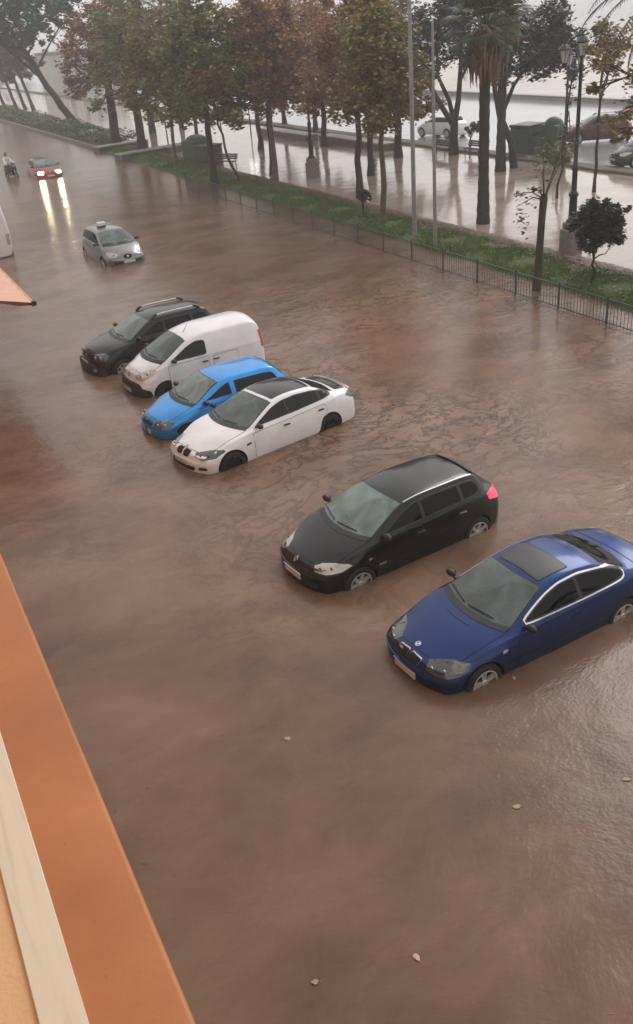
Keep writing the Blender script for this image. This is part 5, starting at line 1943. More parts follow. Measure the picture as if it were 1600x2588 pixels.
# far hazy grove
for i, (x, y, h, lab) in enumerate([(25.9, 153.5, 3.4, 'leftmost slender trunk of the far grey grove behind the hedge'),
                                    (26.4, 147.0, 3.5, 'second slender far grove tree from the left frame edge'),
                                    (26.9, 143.0, 3.5, 'third slender far grove tree from the left frame edge'),
                                    (27.3, 139.5, 3.6, 'far grove tree nearest to the slanting pine trunk')]):
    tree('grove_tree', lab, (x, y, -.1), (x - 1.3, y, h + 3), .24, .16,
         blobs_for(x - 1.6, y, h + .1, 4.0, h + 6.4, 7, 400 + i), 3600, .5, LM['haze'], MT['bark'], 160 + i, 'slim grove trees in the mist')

# forked tree by the white car, dark crown
root = thing('forked_tree', 'dark tree whose trunk forks in three above two benches, beside the white car', 'tree', (35.7, 51.1, 0))
tm = MB().tube([(0, 0, -.1), (-.02, 0, 1.0), (.05, 0, 2.1)], [.36, .27, .25], 10)
tm.build('trunk', MT['bark'], root, smooth=60)
bl = [(-1.9, .3, 5.6, 1.6, 1.0), (-.2, 0, 6.6, 1.9, 1.2), (1.4, .2, 5.9, 1.6, 1.0), (-1.2, 0, 8.0, 1.8, 1.1), (.9, .1, 8.2, 1.8, 1.1), (0, 0, 9.6, 1.6, .9), (-2.6, 0, 7.2, 1.2, .8)]
b = MB()
b.tube([(0, 0, 1.7), (-.9, 0, 2.9), (-1.9, 0, 4.4), (-2.1, .2, 5.6)], [.2, .17, .13, .06], 8)
b.tube([(.02, 0, 1.9), (-.35, 0, 3.2), (-1.2, 0, 4.7), (-1.2, 0, 7.6)], [.17, .14, .11, .05], 8)
b.tube([(.05, 0, 1.9), (.35, 0, 3.2), (.5, 0, 4.9), (.7, 0, 8)], [.2, .17, .14, .05], 8)
b.tube([(.45, 0, 4.2), (1.2, .1, 5.2), (1.5, .2, 6.2)], [.09, .07, .03], 6)
b.build('limbs', MT['bark'], root, smooth=60)
link('crown', crown_mesh('crown', bl, 9000, .24, LM['dark'], 66), None, root, 'stuff')

# dark evergreen between the second palm and the lamps (two trunks)
root = thing('evergreen_tree', 'spreading dark evergreen with a leaning trunk behind the second palm and left of the lanterns', 'tree', (34.6, 43.6, 0))
b = MB()
b.tube([(0, 0, -.1), (-.25, 0, 1.4), (-1.1, 0, 2.9), (-1.5, 0, 4.3)], [.24, .2, .17, .12], 8)
b.build('trunk', MT['bark'], root, smooth=60)
b = MB()
b.tube([(-1.0, 0, 2.8), (-.2, 0, 4.3), (.9, 0, 5.4)], [.13, .1, .06], 8)
b.tube([(-1.4, 0, 3.9), (-1.7, 0, 5.6), (-.5, 0, 7)], [.13, .1, .06], 8)
b.build('limbs', MT['bark'], root, smooth=60)
bl = [(1.6, 0, 5.3, 1.3, .8), (2.9, 0, 6.2, 1.35, .9), (.2, 0, 5.9, 1.5, 1.1), (1.6, 0, 6.9, 1.6, 1.0), (3.3, 0, 5.4, 1.1, .6), (2.6, 0, 7.6, 1.1, .7), (-.9, 0, 5.0, 1.0, .8), (4.0, 0, 4.7, .8, .45)]
link('crown', crown_mesh('crown', bl, 10000, .22, LM['dark'], 67), None, root, 'stuff')


# palms
def palm(name, label, x, y, zt_, r0, nf, fl, seed, fan=True, skirt=True, lean=0.0, el=(-35, 70)):
    r = random.Random(seed)
    root = thing(name, label, 'palm', (x, y, 0))
    mb = MB()
    pts, rad = [], []
    kk = 26
    for k in range(kk):
        t = k / (kk - 1)
        pts.append((lean * t * t, 0, -.15 + (zt_ + .15) * t))
        rad.append(r0 * (1.25 - .35 * min(1, t * 3)) * (1.06 if k % 2 else .97))
    mb.tube(pts, rad, 12)
    mb.build('trunk', MT['palmbark'], root, smooth=70)
    if skirt:
        sk = MB()
        for _ in range(760):
            a = r.random() * 6.283
            z0 = zt_ + r.uniform(.0, 1.1)
            L_ = r.uniform(.25, 1.0) + r.random() ** 3 * .6
            rr0 = r0 * .8
            rr1 = r0 + r.uniform(.08, .9) * r.uniform(.4, 1)
            p0 = Vector((lean + rr0 * math.cos(a), rr0 * math.sin(a), z0))
            p1 = Vector((lean + rr1 * math.cos(a), rr1 * math.sin(a), z0 - L_ * .35))
            p2 = Vector((lean + (rr1 * .96) * math.cos(a), (rr1 * .96) * math.sin(a), z0 - L_))
            w = Vector((-math.sin(a), math.cos(a), 0)) * .032
            sk.add([p0 - w, p0 + w, p1 + w * 1.4, p1 - w * 1.4, p2 + w * .5, p2 - w * .5], [(0, 1, 2, 3), (3, 2, 4, 5)])
        o = sk.build('dead_frond_skirt', LM['skirt'], root)
        o['kind'] = 'stuff'
    f = MB()
    if fan:
        f.tube([(0, 0, 0), (fl * .3, 0, .10), (fl * .55, 0, .08)], [.03, .022, .015], 5)
        for k in range(17):
            a = R(-80 + 10 * k)
            L_ = fl * .5 * (1 - .25 * abs(k - 8) / 8)
            o = Vector((fl * .55, 0, .08))
            d = Vector((math.cos(a), math.sin(a), 0))
            w = Vector((-math.sin(a), math.cos(a), 0)) * .045
            m_ = o + d * L_ * .6
            e = o + d * L_ + Vector((0, 0, -.28 * L_))
            f.add([o, m_ - w + Vector((0, 0, .01)), e, m_ + w], [(0, 1, 2, 3)])
    else:
        q = []
        for k in range(12):
            t = k / 11
            q.append(Vector((fl * math.sin(t * 1.25) / math.sin(1.25) * .95, 0, .55 * fl * (t - t * t * 1.75) * .55)))
        f.tube(q, [.035 * (1 - .8 * k / 11) for k in range(12)], 5)
        for k in range(2, 44):
            t = k / 44
            i = min(10, int(t * 11))
            p = q[i].lerp(q[i + 1], t * 11 - i)
            L_ = .55 * math.sin(math.pi * min(.97, t * .9 + .1)) + .08
            for sg in (1, -1):
                d = Vector((.45, sg * .9, -.28 - .2 * r.random())).normalized()
                w = Vector((.028, 0, 0))
                f.add([p - w, p + w, p + d * L_], [(0, 1, 2)])
    fm = f.mesh('frond', LM['palmleaf'])
    for k in range(nf):
        o = link('frond', fm, None, root)
        t = k / nf
        o.location = (lean, 0, zt_ + .9 if skirt else zt_)
        o.rotation_euler = (r.uniform(-.3, .3), -R(el[0] + (el[1] - el[0]) * (t ** .8)) + r.uniform(-.12, .12), k * 2.39996)
        s_ = r.uniform(.85, 1.12)
        o.scale = (s_, s_, s_)
    return root


LM['palmleaf'] = leaf_mat('palm_fronds', [(0.016, 0.034, 0.010), (0.035, 0.065, 0.016), (0.065, 0.10, 0.022)])
LM['skirt'] = leaf_mat('dead_palm_fronds', [(0.06, 0.026, 0.014), (0.14, 0.065, 0.032), (0.26, 0.135, 0.070)], .1)
palm('fan_palm', 'tall fan palm with thick dark trunk right of the two poles', 24.5, 32.9, 6.55, .24, 34, 1.75, 31)
palm('fan_palm', 'fan palm with a slimmer trunk just right of the thick dark palm', 33.4, 43.3, 6.9, .26, 34, 1.8, 32)
palm('date_palm', 'date palm drooping long fronds over the lanterns at the top right', 26.3, 24.3, 8.9, .28, 50, 4.4, 33, fan=False, skirt=False, el=(-55, 75))
palm('date_palm', 'date palm whose fronds hang in at the top left above the rusty plane tree', 27.6, 88.0, 11.0, .28, 40, 3.6, 34, fan=False, skirt=False, el=(-50, 75))

# nearest young trunk with pollarded top, few leaves
root = thing('pollarded_tree', 'pollarded brown trunk with a few yellow leaves standing against the railing', 'tree', (19.55, 23.3, 0))
b = MB().tube([(0, 0, -.3), (.02, 0, .5), (.06, 0, 1.4), (.10, 0, 2.3), (.14, 0, 2.85), (.17, 0, 3.02)], [.17, .135, .12, .115, .125, .09], 12)
b.build('trunk', MT['barkbrown'], root, smooth=60)
b = MB()
for k, (a, L_, dzz) in enumerate([(3.0, 1.0, -.25), (2.6, .9, .1), (3.5, .7, .3), (.3, 1.1, 1.6), (1.0, .6, 1.2), (5.0, .7, 1.3), (3.9, .9, .9), (0.1, .5, .8)]):
    b.tube([(.15, 0, 2.85), (.15 + .4 * L_ * math.cos(a), .4 * L_ * math.sin(a), 3.05 + dzz * .35), (.15 + L_ * math.cos(a), L_ * math.sin(a), 3.0 + dzz)], [.028, .016, .006], 5)
b.build('limbs', MT['barkbrown'], root, smooth=60)


def loose_leaves(pts_r, n, size, seed):
    r = random.Random(seed)
    mb = MB()
    for _ in range(n):
        c0 = r.choice(pts_r)
        c = Vector((c0[0] + r.gauss(0, c0[3] * .5), c0[1] + r.gauss(0, c0[3] * .5), c0[2] + r.gauss(0, c0[4] * .5)))
        a = r.random() * 6.28
        u = Vector((math.cos(a), math.sin(a), r.uniform(-.8, .3))).normalized()
        w = u.cross(Vector((r.uniform(-.4, .4), r.uniform(-1, 1), 1))).normalized()
        s = size * r.uniform(.6, 1.3)
        mb.add([c - u * s * .5, c - w * s * .4, c + u * s * .5, c + w * s * .4], [(0, 1, 2, 3)])
    return mb


loose_leaves([(-.45, 0, 3.0, .35, .3), (-.7, 0, 2.7, .3, .35), (-.6, .1, 2.35, .25, .3), (-.3, 0, 3.2, .3, .2), (-.85, 0, 3.15, .2, .15), (-.55, 0, 2.0, .2, .2)], 90, .15, 5).build('leaves', LM['sparse'], root)['kind'] = 'stuff'
loose_leaves([(.45, 0, 4.2, .5, .5), (.3, .3, 3.7, .4, .4), (-.2, 0, 4.0, .35, .3), (.8, 0, 4.7, .4, .4)], 120, .13, 6).build('upper_leaves', LM['sparse'], root)['kind'] = 'stuff'

# plane tree with yellow-brown leaves reaching in from the right edge
tree('plane_tree', 'plane tree with yellow-brown leaves hanging in from the right frame edge', (25.3, 22.0, -.1), (25.0, 22.2, 7.5), .2, .1,
     [(23.0, 23.6, 5.1, .75, .45), (23.6, 23.0, 6.0, .8, .5), (22.5, 24.4, 6.6, .6, .45), (23.9, 23.2, 7.2, .9, .6), (22.9, 23.4, 4.4, .5, .25), (24.6, 22.4, 5.4, .9, .6), (24.8, 22.2, 7.6, 1.2, .8), (22.4, 24.6, 5.7, .35, .3), (24.2, 22.6, 4.7, .6, .4)],
     3600, .15, LM['yellow'], MT['bark'], 180, PL)
# thin tree with few leaves and orange clump behind the lanterns
tree('young_tree', 'slender bare-limbed young tree between the green container and the lanterns', (30.2, 34.8, -.1), (31.2, 35.2, 5.4), .06, .035,
     [(31.3, 35.2, 5.0, .5, .5), (30.9, 35, 4.2, .3, .4), (30.4, 34.9, 2.3, .35, .6), (30.3, 34.8, 1.5, .4, .4)], 320, .14, LM['sparse'], MT['bark'], 190, bend=.12)
tree('autumn_tree', 'young tree with an orange-yellow crown right of the tall lantern post', (32.3, 34.6, -.1), (32.3, 34.6, 5.2), .08, .05,
     [(32.3, 34.6, 5.7, .85, .55), (31.8, 34.6, 6.4, .7, .5), (32.9, 34.6, 6.4, .8, .5), (32.4, 34.6, 7.0, .7, .4), (33.2, 34.6, 5.3, .5, .3)], 2600, .17, LM['yellow'], MT['bark'], 191)

# citrus tree, verge shrubs
tree('citrus_tree', 'small dark round-leaved citrus tree on the verge at the right', (21.0, 22.3, 0.0), (21.0, 22.3, 1.5), .05, .035,
     [(20.75, 22.5, 2.05, .50, .48), (21.35, 22.0, 1.95, .46, .44), (20.95, 22.3, 2.5, .42, .32), (21.65, 21.8, 2.3, .28, .24), (20.8, 22.4, 1.6, .42, .36), (21.5, 21.9, 1.6, .3, .24), (21.3, 22.1, 2.6, .26, .18), (21.0, 22.2, 2.0, .6, .6)],
     9000, .12, LM['orange'], MT['bark'], 200)
st = MB()
for dx in (-.16, .16):
    st.tube([(21.0 + dx, 22.3, .05), (21.0 + dx * .9, 22.3, .75)], .02, 6)
tag(st.build('tree_stakes', MT['barkyellow']), 'two short wooden stakes tied beside the small citrus tree', 'stakes')
tree('verge_shrub', 'small round dark shrub on a thin stem left of the yellow trunk', (21.1, 37.4, 0.05), (21.1, 37.4, .9), .035, .03,
     [(21.1, 37.4, 1.15, .30, .26), (21.0, 37.4, 1.4, .22, .18), (21.25, 37.4, 1.0, .22, .18)], 900, .11, LM['orange'], MT['bark'], 210, cat='shrub')
tree('verge_shrub', 'little round tree beyond the promenade right of the forked tree', (36.8, 50.8, 0.1), (36.8, 50.8, 1.0), .05, .04,
     [(36.8, 50.8, 1.45, .48, .36), (37.1, 50.8, 1.6, .36, .28), (36.5, 50.8, 1.35, .3, .25)], 1000, .14, LM['dark'], MT['bark'], 211, cat='shrub')
tree('roadside_bush', 'loose yellow-green bush under the green container', (35.0, 40.6, 0.1), (35.0, 40.6, .9), .05, .04,
     [(35.0, 40.6, .8, .75, .5), (34.4, 41, 1.1, .5, .4), (35.5, 40.2, 1.0, .5, .45), (34.9, 40.8, 1.5, .4, .35)], 1800, .15, LM['green'], MT['bark'], 212, cat='bush')

# hedge at the far left with its kerb wall
r = random.Random(77)
mb = MB()
for _ in range(15000):
    y = r.uniform(81.5, 160)
    x = r.uniform(20.6, 24.6)
    zt2 = .55 + .35 * math.sin(y * .35) * math.sin(x * 1.7) + .25 * r.random()
    z = zt2 * (r.random() ** .35)
    s = .28 * r.uniform(.6, 1.3)
    a = r.random() * 6.28
    u = Vector((math.cos(a), math.sin(a), r.uniform(-.6, .6))).normalized()
    w = u.cross(Vector((r.uniform(-.5, .5), r.uniform(-.5, .5), 1))).normalized()
    c = Vector((x, y, z))
    mb.add([c - u * s * .5, c - w * s * .35, c + u * s * .5, c + w * s * .35], [(0, 1, 2, 3)])
LM['hedge'] = leaf_mat('hedge_leaves', [(0.020, 0.040, 0.010), (0.050, 0.085, 0.018), (0.105, 0.13, 0.028)])
hg = thing('hedge', 'long low green hedge along the road at the far left', 'hedge', (22, 120, 0))
o = mb.build('foliage', LM['hedge'], hg)
o.matrix_parent_inverse = Matrix.Translation((-22, -120, 0))
o['kind'] = 'stuff'
tag(MB().box((20.35, 121, .02), (.3, 79, .50), bev=.03).build('kerb_wall', MT['kerb']), 'low dark kerb wall in front of the far left hedge', 'kerb')

# ------------------------------------------------------------------ promenade furniture
def planter(label, x, y, lx, ly, h, rz=0.0):
    t = thing('planter_wall', label, 'planter', (x, y, 0), rz)
    MB().box((0, 0, h / 2 - .1), (lx, ly, h + .2), bev=.02).build('wall', MT['wallstone'], t)
    MB().box((0, 0, h + .045), (lx + .1, ly + .1, .09), bev=.015).build('coping', MT['coping'], t)
    return t


planter('long low stone planter next to the end of the far left hedge', 22.0, 79.3, 4.6, 1.0, .35, R(12))
planter('low stone planter jutting into the road below the thick rusty plane tree', 21.5, 72.2, 4.0, 1.1, .38, R(14))
planter('stone planter between the thick trunk and the green container', 25.4, 72.8, 4.2, 1.2, .40, R(14))
planter('far long planter wall with pale coping left of the globe lamp', 33.6, 71.5, 1.0, 9.0, .42)
planter('far long planter wall with pale coping right of the globe lamp', 34.2, 61.3, 1.0, 9.5, .42)


def bench(label, x, y, rz, group=None):
    t = thing('park_bench', label, 'bench', (x, y, 0), rz, group)
    for k in range(3):
        MB().box((0, -.05 + .13 * k, .45), (1.7, .11, .04)).build('seat_slat', MT['bench'], t)
    for k in range(3):
        MB().box((0, .30 + .03 * k, .60 + .12 * k), (1.7, .035, .10)).build('back_slat', MT['bench'], t)
    for sx in (-.7, .7):
        MB().tube([(sx, -.05, 0), (sx, -.05, .42), (sx, .25, .42), (sx, .36, .88)], .03, 6).build('leg', MT['iron'], t)
        MB().tube([(sx, .28, 0), (sx, .26, .44)], .03, 6).build('leg', MT['iron'], t)


bench('dark wooden bench on the promenade beside the crooked sapling', 23.4, 59.8, R(-62))
bench('bench under the forked tree, on its left side', 34.9, 51.6, R(-90))
bench('bench under the forked tree, on its right side', 35.9, 49.4, R(-90))
bench('bench among the stone planters left of the green container', 25.2, 68.2, R(10))


def container(label, x, y, w_, d_, h_, m, rz=0.0, dome=True):
    t = thing('waste_container', label, 'container', (x, y, 0), rz)
    MB().box((0, 0, h_ * .42), (w_, d_, h_ * .84), bev=.05).build('body', m, t)
    if dome:
        b = MB().ell((0, 0, h_ * .80), (w_ * .5, d_ * .5, h_ * .24), 16, 8)
        b.v = [(x_, y_, max(z_, h_ * .78)) for x_, y_, z_ in b.v]
        b.build('lid', m, t, smooth=50)
    else:
        MB().box((0, 0, h_ * .88), (w_ + .08, d_ + .08, h_ * .08), bev=.02).build('lid', m, t)
    MB().box((0, -d_ / 2 - .01, h_ * .62), (w_ * .5, .03, h_ * .12)).build('slot', MT['seam'], t)
    for sx in (-.4, .4):
        for sy in (-.35, .35):
            MB().tube([(sx * w_, sy * d_, 0), (sx * w_, sy * d_, .12)], .06, 8).build('foot', MT['trimblack'], t)


container('large green recycling container by the coast road left of the lanterns', 38.4, 47.2, 1.7, 1.4, 1.9, MT['bin'], R(15), dome=False)
container('tall arched green container touching the large green one', 38.9, 45.4, 1.1, 1.2, 2.1, MT['bin'], R(15))
container('green container under the plane trees beside the brown one', 23.6, 65.4, 1.7, 1.4, 1.7, MT['bin'], R(20))
container('low brown container to the right of the green one under the plane trees', 23.4, 62.8, 1.6, 1.3, 1.4, MT['binbrown'], R(20), dome=False)


# tall poles
for (x, y, h, rr, lab) in ((20.6, 32.3, 11.5, .085, 'tall plain grey pole, the left and taller of the pair on the verge'), (20.4, 30.5, 8.0, .065, 'shorter plain grey pole, right of the tall one on the verge')):
    t = thing('pole', lab, 'pole', (x, y, 0))
    MB().tube([(0, 0, -.1), (0, 0, 1.1), (0, 0, h)], [rr * 1.25, rr * 1.1, rr * .7], 12).build('shaft', MT['pole'], t, smooth=60)
    MB().box((0, -.09, .95), (.09, .06, .22)).build('service_hatch', MT['pole'], t)


def lantern(mb_i, mb_g, c, s=1.0):
    x, y, z = c
    mb_g.lathe([(.10 * s, 0), (.20 * s, .42 * s)], 6, c=(x, y, z))
    mb_i.lathe([(.22 * s, .42 * s), (.27 * s, .45 * s), (.12 * s, .58 * s), (.05 * s, .62 * s), (.03 * s, .74 * s), (0.0, .78 * s)], 6, c=(x, y, z))
    mb_i.lathe([(0.0, -.10 * s), (.05 * s, -.08 * s), (.12 * s, 0), (.10 * s, .02 * s)], 6, c=(x, y, z))
    for k in range(6):
        a = math.pi / 3 * k
        mb_i.tube([(x + .10 * s * math.cos(a), y + .10 * s * math.sin(a), z), (x + .205 * s * math.cos(a), y + .205 * s * math.sin(a), z + .43 * s)], .012, 4)


def lamp_post(label, x, y, h, heads, ped=True, s=1.0):
    t = thing('street_lamp', label, 'street lamp', (x, y, 0), 0)
    if ped:
        MB().box((0, 0, .38), (.62, .62, 1.0), bev=.03).build('pedestal', MT['stone'], t)
        MB().box((0, 0, 1.0), (.52, .52, .26), bev=.04).build('pedestal_cap', MT['stone'], t)
        z0 = 1.12
    else:
        z0 = 0
    MB().lathe([(.22, z0), (.22, z0 + .08), (.15, z0 + .14), (.14, z0 + .9), (.18, z0 + .95), (.18, z0 + 1.02), (.10, z0 + 1.1), (.095, z0 + 1.8), (.13, z0 + 1.85), (.12, z0 + 1.92), (.075, z0 + 2.0),
                (.06, h - .3), (.09, h - .25), (.05, h - .15), (.05, h)], 12).build('column', MT['iron'], t, smooth=40)
    for hx, hz in heads:
        i_, g_ = MB(), MB()
        lantern(i_, g_, (hx, 0, h + hz), s)
        if abs(hx) > .05:
            i_.tube([(0, 0, h - .35), (hx * .5, 0, h - .5), (hx * .95, 0, h - .25), (hx, 0, h + hz - .08)], .025, 6)
        o = i_.build('lantern', MT['iron'], t, smooth=30)
        g_.build('lantern_glass', MT['lampglass'], o)
    return t


lamp_post('tall lantern post on a stone pedestal left of the citrus tree', 23.6, 26.3, 6.55, [(0, .05), (-.75, -.12)], True, .95)
lamp_post('lantern post without pedestal standing behind the tall one, by the far kerb', 36.8, 42.0, 5.0, [(0, .05), (.85, .1)], False, 1.25)
lamp_post('dark lamp column on a round base beside the red-brown plane trees', 25.4, 50.9, 5.0, [(0, 0)], True, 1.0)
# globe lamp, lit
t = thing('globe_lamp', 'small twin-globe lamp, lit white, in the middle of the far promenade', 'street lamp', (32.6, 76.5, 0))
MB().tube([(0, 0, 0), (0, 0, 2.5)], [.06, .045], 8).build('column', MT['iron'], t, smooth=50)
for dx in (-.22, .22):
    MB().tube([(0, 0, 2.35), (dx, 0, 2.4)], .02, 6).build('arm', MT['iron'], t)
    MB().ell((dx, 0, 2.55), (.17, .17, .17), 14, 10).build('globe', MT['lampon'], t, smooth=80)
t = thing('globe_lamp', 'tiny lit lamp between the two thick trunks at the left', 'street lamp', (24.5, 74.5, 0))
MB().tube([(0, 0, 0), (0, 0, 2.2)], [.06, .045], 8).build('column', MT['iron'], t, smooth=50)
MB().ell((0, 0, 2.3), (.13, .13, .15), 14, 10).build('globe', MT['lampon'], t, smooth=80)

# ------------------------------------------------------------------ traffic and far cars
RED = variant(HATCH, paint=MT['red'], headlights=[dict(pts=[(1.98, .46, .74), (1.95, .46, .60), (1.8, .76, .60), (1.6, .80, .72), (1.8, .72, .76)], ang=.35, mat=MT['lit'])],
              patches=[('roof_panel', rounded([(.10, .52), (.14, 0), (.10, -.52), (-1.42, -.50), (-1.42, .50)], .05), 'top', MT['black'], .006)], handlemat=MT['trimblack'], framemat=MT['trimblack'])
redc, rcobj = build_car(RED, 'red_car', 'red car with black roof and blazing headlights driving through the flood', (13.45, 69.6, -.34), R(-90), None)
for sg in (1, -1):
    ld = bpy.data.lights.new('headlamp', 'SPOT')
    ld.energy = 110
    ld.color = (1.0, .84, .55)
    ld.spot_size = R(50)
    ld.spot_blend = .8
    ld.shadow_soft_size = .08
    lo = bpy.data.objects.new('headlamp', ld)
    COL.objects.link(lo)
    lo.parent = redc
    lo.location = (2.12, sg * .62, .66)
    lo.rotation_euler = (Vector((1, 0, -.22))).to_track_quat('-Z', 'Y').to_euler()
LVAN = variant(VAN, patches=[], taillights=[dict(pts=[(-1.93, .70, .70), (-1.93, .70, .45), (-1.93, .83, .45), (-1.88, .84, .70)], ang=.9, mat=MT['lens'])])
lv, _ = build_car(LVAN, 'delivery_van', 'tall white van cut off by the left frame edge', (5.25, 45.9, -.32), R(90), None, 'van')
lv.scale = (1.38, 1.28, 1.9)
build_car(variant(HATCH, paint=MT['white'], patches=HATCH['patches'][2:5], handlemat=MT['white']), 'parked_car', 'white car parked on the coast road behind the forked tree', (40.6, 59.6, 0), R(100), 'cars parked on the coast road')
build_car(variant(SUV, paint=MT['maroon']), 'parked_car', 'dark maroon off-road car behind the lantern posts', (44.3, 47.6, 0), R(150), 'cars parked on the coast road')
build_car(variant(SMALL, paint=MT['red']), 'parked_car', 'red car beyond the maroon one at the right frame edge', (48.8, 44.6, 0), R(160), 'cars parked on the coast road')
build_car(variant(TAXI, paint=MT['darkgreen']), 'parked_car', 'dark green car nearest the kerb at the right frame edge', (39.6, 38.4, 0), R(165), 'cars parked on the coast road')

# scooter and rider at the left frame edge
sc = thing('motor_scooter', 'dark scooter carrying a rider in a white jacket at the left edge', 'scooter', (11.45, 71.3, -.2), R(-70))
b = MB()
b.ell((-.45, 0, .62), (.42, .17, .20), 14, 10)
b.box((.10, 0, .34), (.55, .34, .08), bev=.03)
b.build('body', MT['trimblack'], sc, smooth=50)
MB().ell((.42, 0, .68), (.10, .24, .42), 14, 10).build('leg_shield', MT['trimblack'], sc, smooth=50)
MB().ell((-.42, 0, .82), (.36, .15, .08), 12, 8).build('seat', MT['tyre'], sc, smooth=50)
MB().tube([(.62, 0, .30), (.48, 0, .75), (.40, 0, 1.08)], .03, 8).build('fork', MT['satin'], sc, smooth=50)
MB().tube([(.33, .34, 1.08), (.42, .1, 1.10), (.42, -.1, 1.10), (.33, -.34, 1.08)], .018, 8).build('handlebar', MT['trimblack'], sc, smooth=50)
for wx in (.66, -.62):
    MB().lathe([(.14, -.05), (.21, -.06), (.25, -.03), (.25, .03), (.21, .06), (.14, .05), (.14, -.05)], 20, c=(wx, 0, .25), axis='y').build('wheel', MT['tyre'], sc, smooth=50)
MB().ell((.50, 0, .92), (.06, .09, .07), 12, 8).build('headlight', MT['lens'], sc, smooth=50)

person = thing('person', 'rider in a white jacket and dark helmet sitting on the scooter', 'person', (11.45, 71.3, -.2), R(-70))
V_ = [(-.42, 0, .92), (-.38, 0, 1.15), (-.33, 0, 1.38), (-.30, 0, 1.50), (-.28, 0, 1.58),
      (-.32, .19, 1.42), (-.12, .27, 1.20), (.20, .31, 1.12), (.30, .32, 1.10),
      (-.32, -.19, 1.42), (-.12, -.27, 1.20), (.20, -.31, 1.12), (.30, -.32, 1.10),
      (-.38, .12, .90), (.08, .20, .86), (.12, .16, .46), (.24, .16, .40),
      (-.38, -.12, .90), (.08, -.20, .86), (.12, -.16, .46), (.24, -.16, .40)]
E_ = [(0, 1), (1, 2), (2, 3), (3, 4), (2, 5), (5, 6), (6, 7), (7, 8), (2, 9), (9, 10), (10, 11), (11, 12), (0, 13), (13, 14), (14, 15), (15, 16), (0, 17), (17, 18), (18, 19), (19, 20)]
RAD = [.15, .145, .16, .075, .065, .085, .062, .045, .04, .085, .062, .045, .04, .11, .085, .06, .045, .11, .085, .06, .045]
me = bpy.data.meshes.new('figure')
me.from_pydata(V_, E_, [])
po = bpy.data.objects.new('figure', me)
COL.objects.link(po)
md = po.modifiers.new('skin', 'SKIN')
po.modifiers.new('sub', 'SUBSURF').render_levels = 1
for i, sv in enumerate(me.skin_vertices[0].data):
    sv.radius = (RAD[i], RAD[i])
    sv.use_root = (i == 0)
dg = bpy.context.evaluated_depsgraph_get()
me2 = bpy.data.meshes.new_from_object(po.evaluated_get(dg), depsgraph=dg)
bpy.data.objects.remove(po)
me2.materials.clear()
me2.materials.append(MT['jacket'])
me2.materials.append(MT['trousers'])
me2.materials.append(MT['skin'])
for p in me2.polygons:
    p.use_smooth = True
    p.material_index = 1 if p.center.z < .97 and not (p.center.x > .14 and p.center.z > 1.0) else (2 if (p.center.z > 1.53 or p.center.x > .25) else 0)
link('body', me2, None, person)
MB().ell((-.25, 0, 1.70), (.145, .13, .15), 16, 12).build('helmet', MT['helmet'], person, smooth=80)
MB().ell((-.17, 0, 1.67), (.085, .095, .075), 12, 8).build('face', MT['skin'], person, smooth=80)

# ------------------------------------------------------------------ far setting
sw = thing('sea_wall', 'long low grey-violet wall between the coast road and the beach', 'wall', (60.5, 0, 0))
MT['seawall'] = mat('sea_wall_stone', (0.33, 0.29, 0.29), 0.6, var=0.15, scale=.5)
MB().box((0, 150, .12), (.6, 420, .4), bev=.04).build('wall', MT['seawall'], sw)
MB().box((0, 150, .38), (.8, 420, .10), bev=.03).build('coping', MT['coping'], sw)


def building(label, x, y, w_, d_, h_, rz, nx, nz, m=None, roof='roofgrey'):
    t = thing('far_building', label, 'building', (x, y, 0), rz)
    MB().box((0, 0, h_ / 2 - .3), (w_, d_, h_ + .6)).build('wall', m or MT['buildpale'], t)
    MB().box((0, 0, h_ + .2), (w_ + .6, d_ + .6, .4)).build('roof', MT[roof], t)
    for i in range(nx):
        for k in range(nz):
            x_ = -w_ / 2 + (i + .5) * w_ / nx
            z_ = 1.5 + k * 3.0
            o = MB().box((x_, -d_ / 2 - .03, z_), (w_ / nx * .52, .08, 1.7)).build('window', MT['badgewhite'], t)
            MB().box((x_, -d_ / 2 - .07, z_), (w_ / nx * .44, .05, 1.5)).build('pane', MT['windowdark'], o)


building('pale two-storey building in the mist beyond the slanting pine', 44.5, 178, 12, 8, 6.0, R(14), 5, 2)

# far tree belt that closes the view up the road
r = random.Random(12)
bl = []
for k in range(34):
    x = -22 + k * 3.0
    bl.append((x, 252 + r.uniform(-6, 6), r.uniform(1.5, 4.5), 4.5, 2.6))
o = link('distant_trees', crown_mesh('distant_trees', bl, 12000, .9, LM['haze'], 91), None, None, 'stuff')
tag(o, 'misty belt of distant trees closing the far end of the road', 'trees')

r = random.Random(13)  # unseen trees added behind the camera so car sides reflect something dark
bl = [(-4 + k * 2.6, -19 + r.uniform(-3, 3), r.uniform(3, 13), 3.0, 3.6) for k in range(28)]
tag(link('unseen_tree_belt', crown_mesh('unseen_tree_belt', bl, 9000, .8, LM['dark'], 92), None, None, 'stuff'), 'unseen tree belt added behind the camera to darken reflections', 'trees')

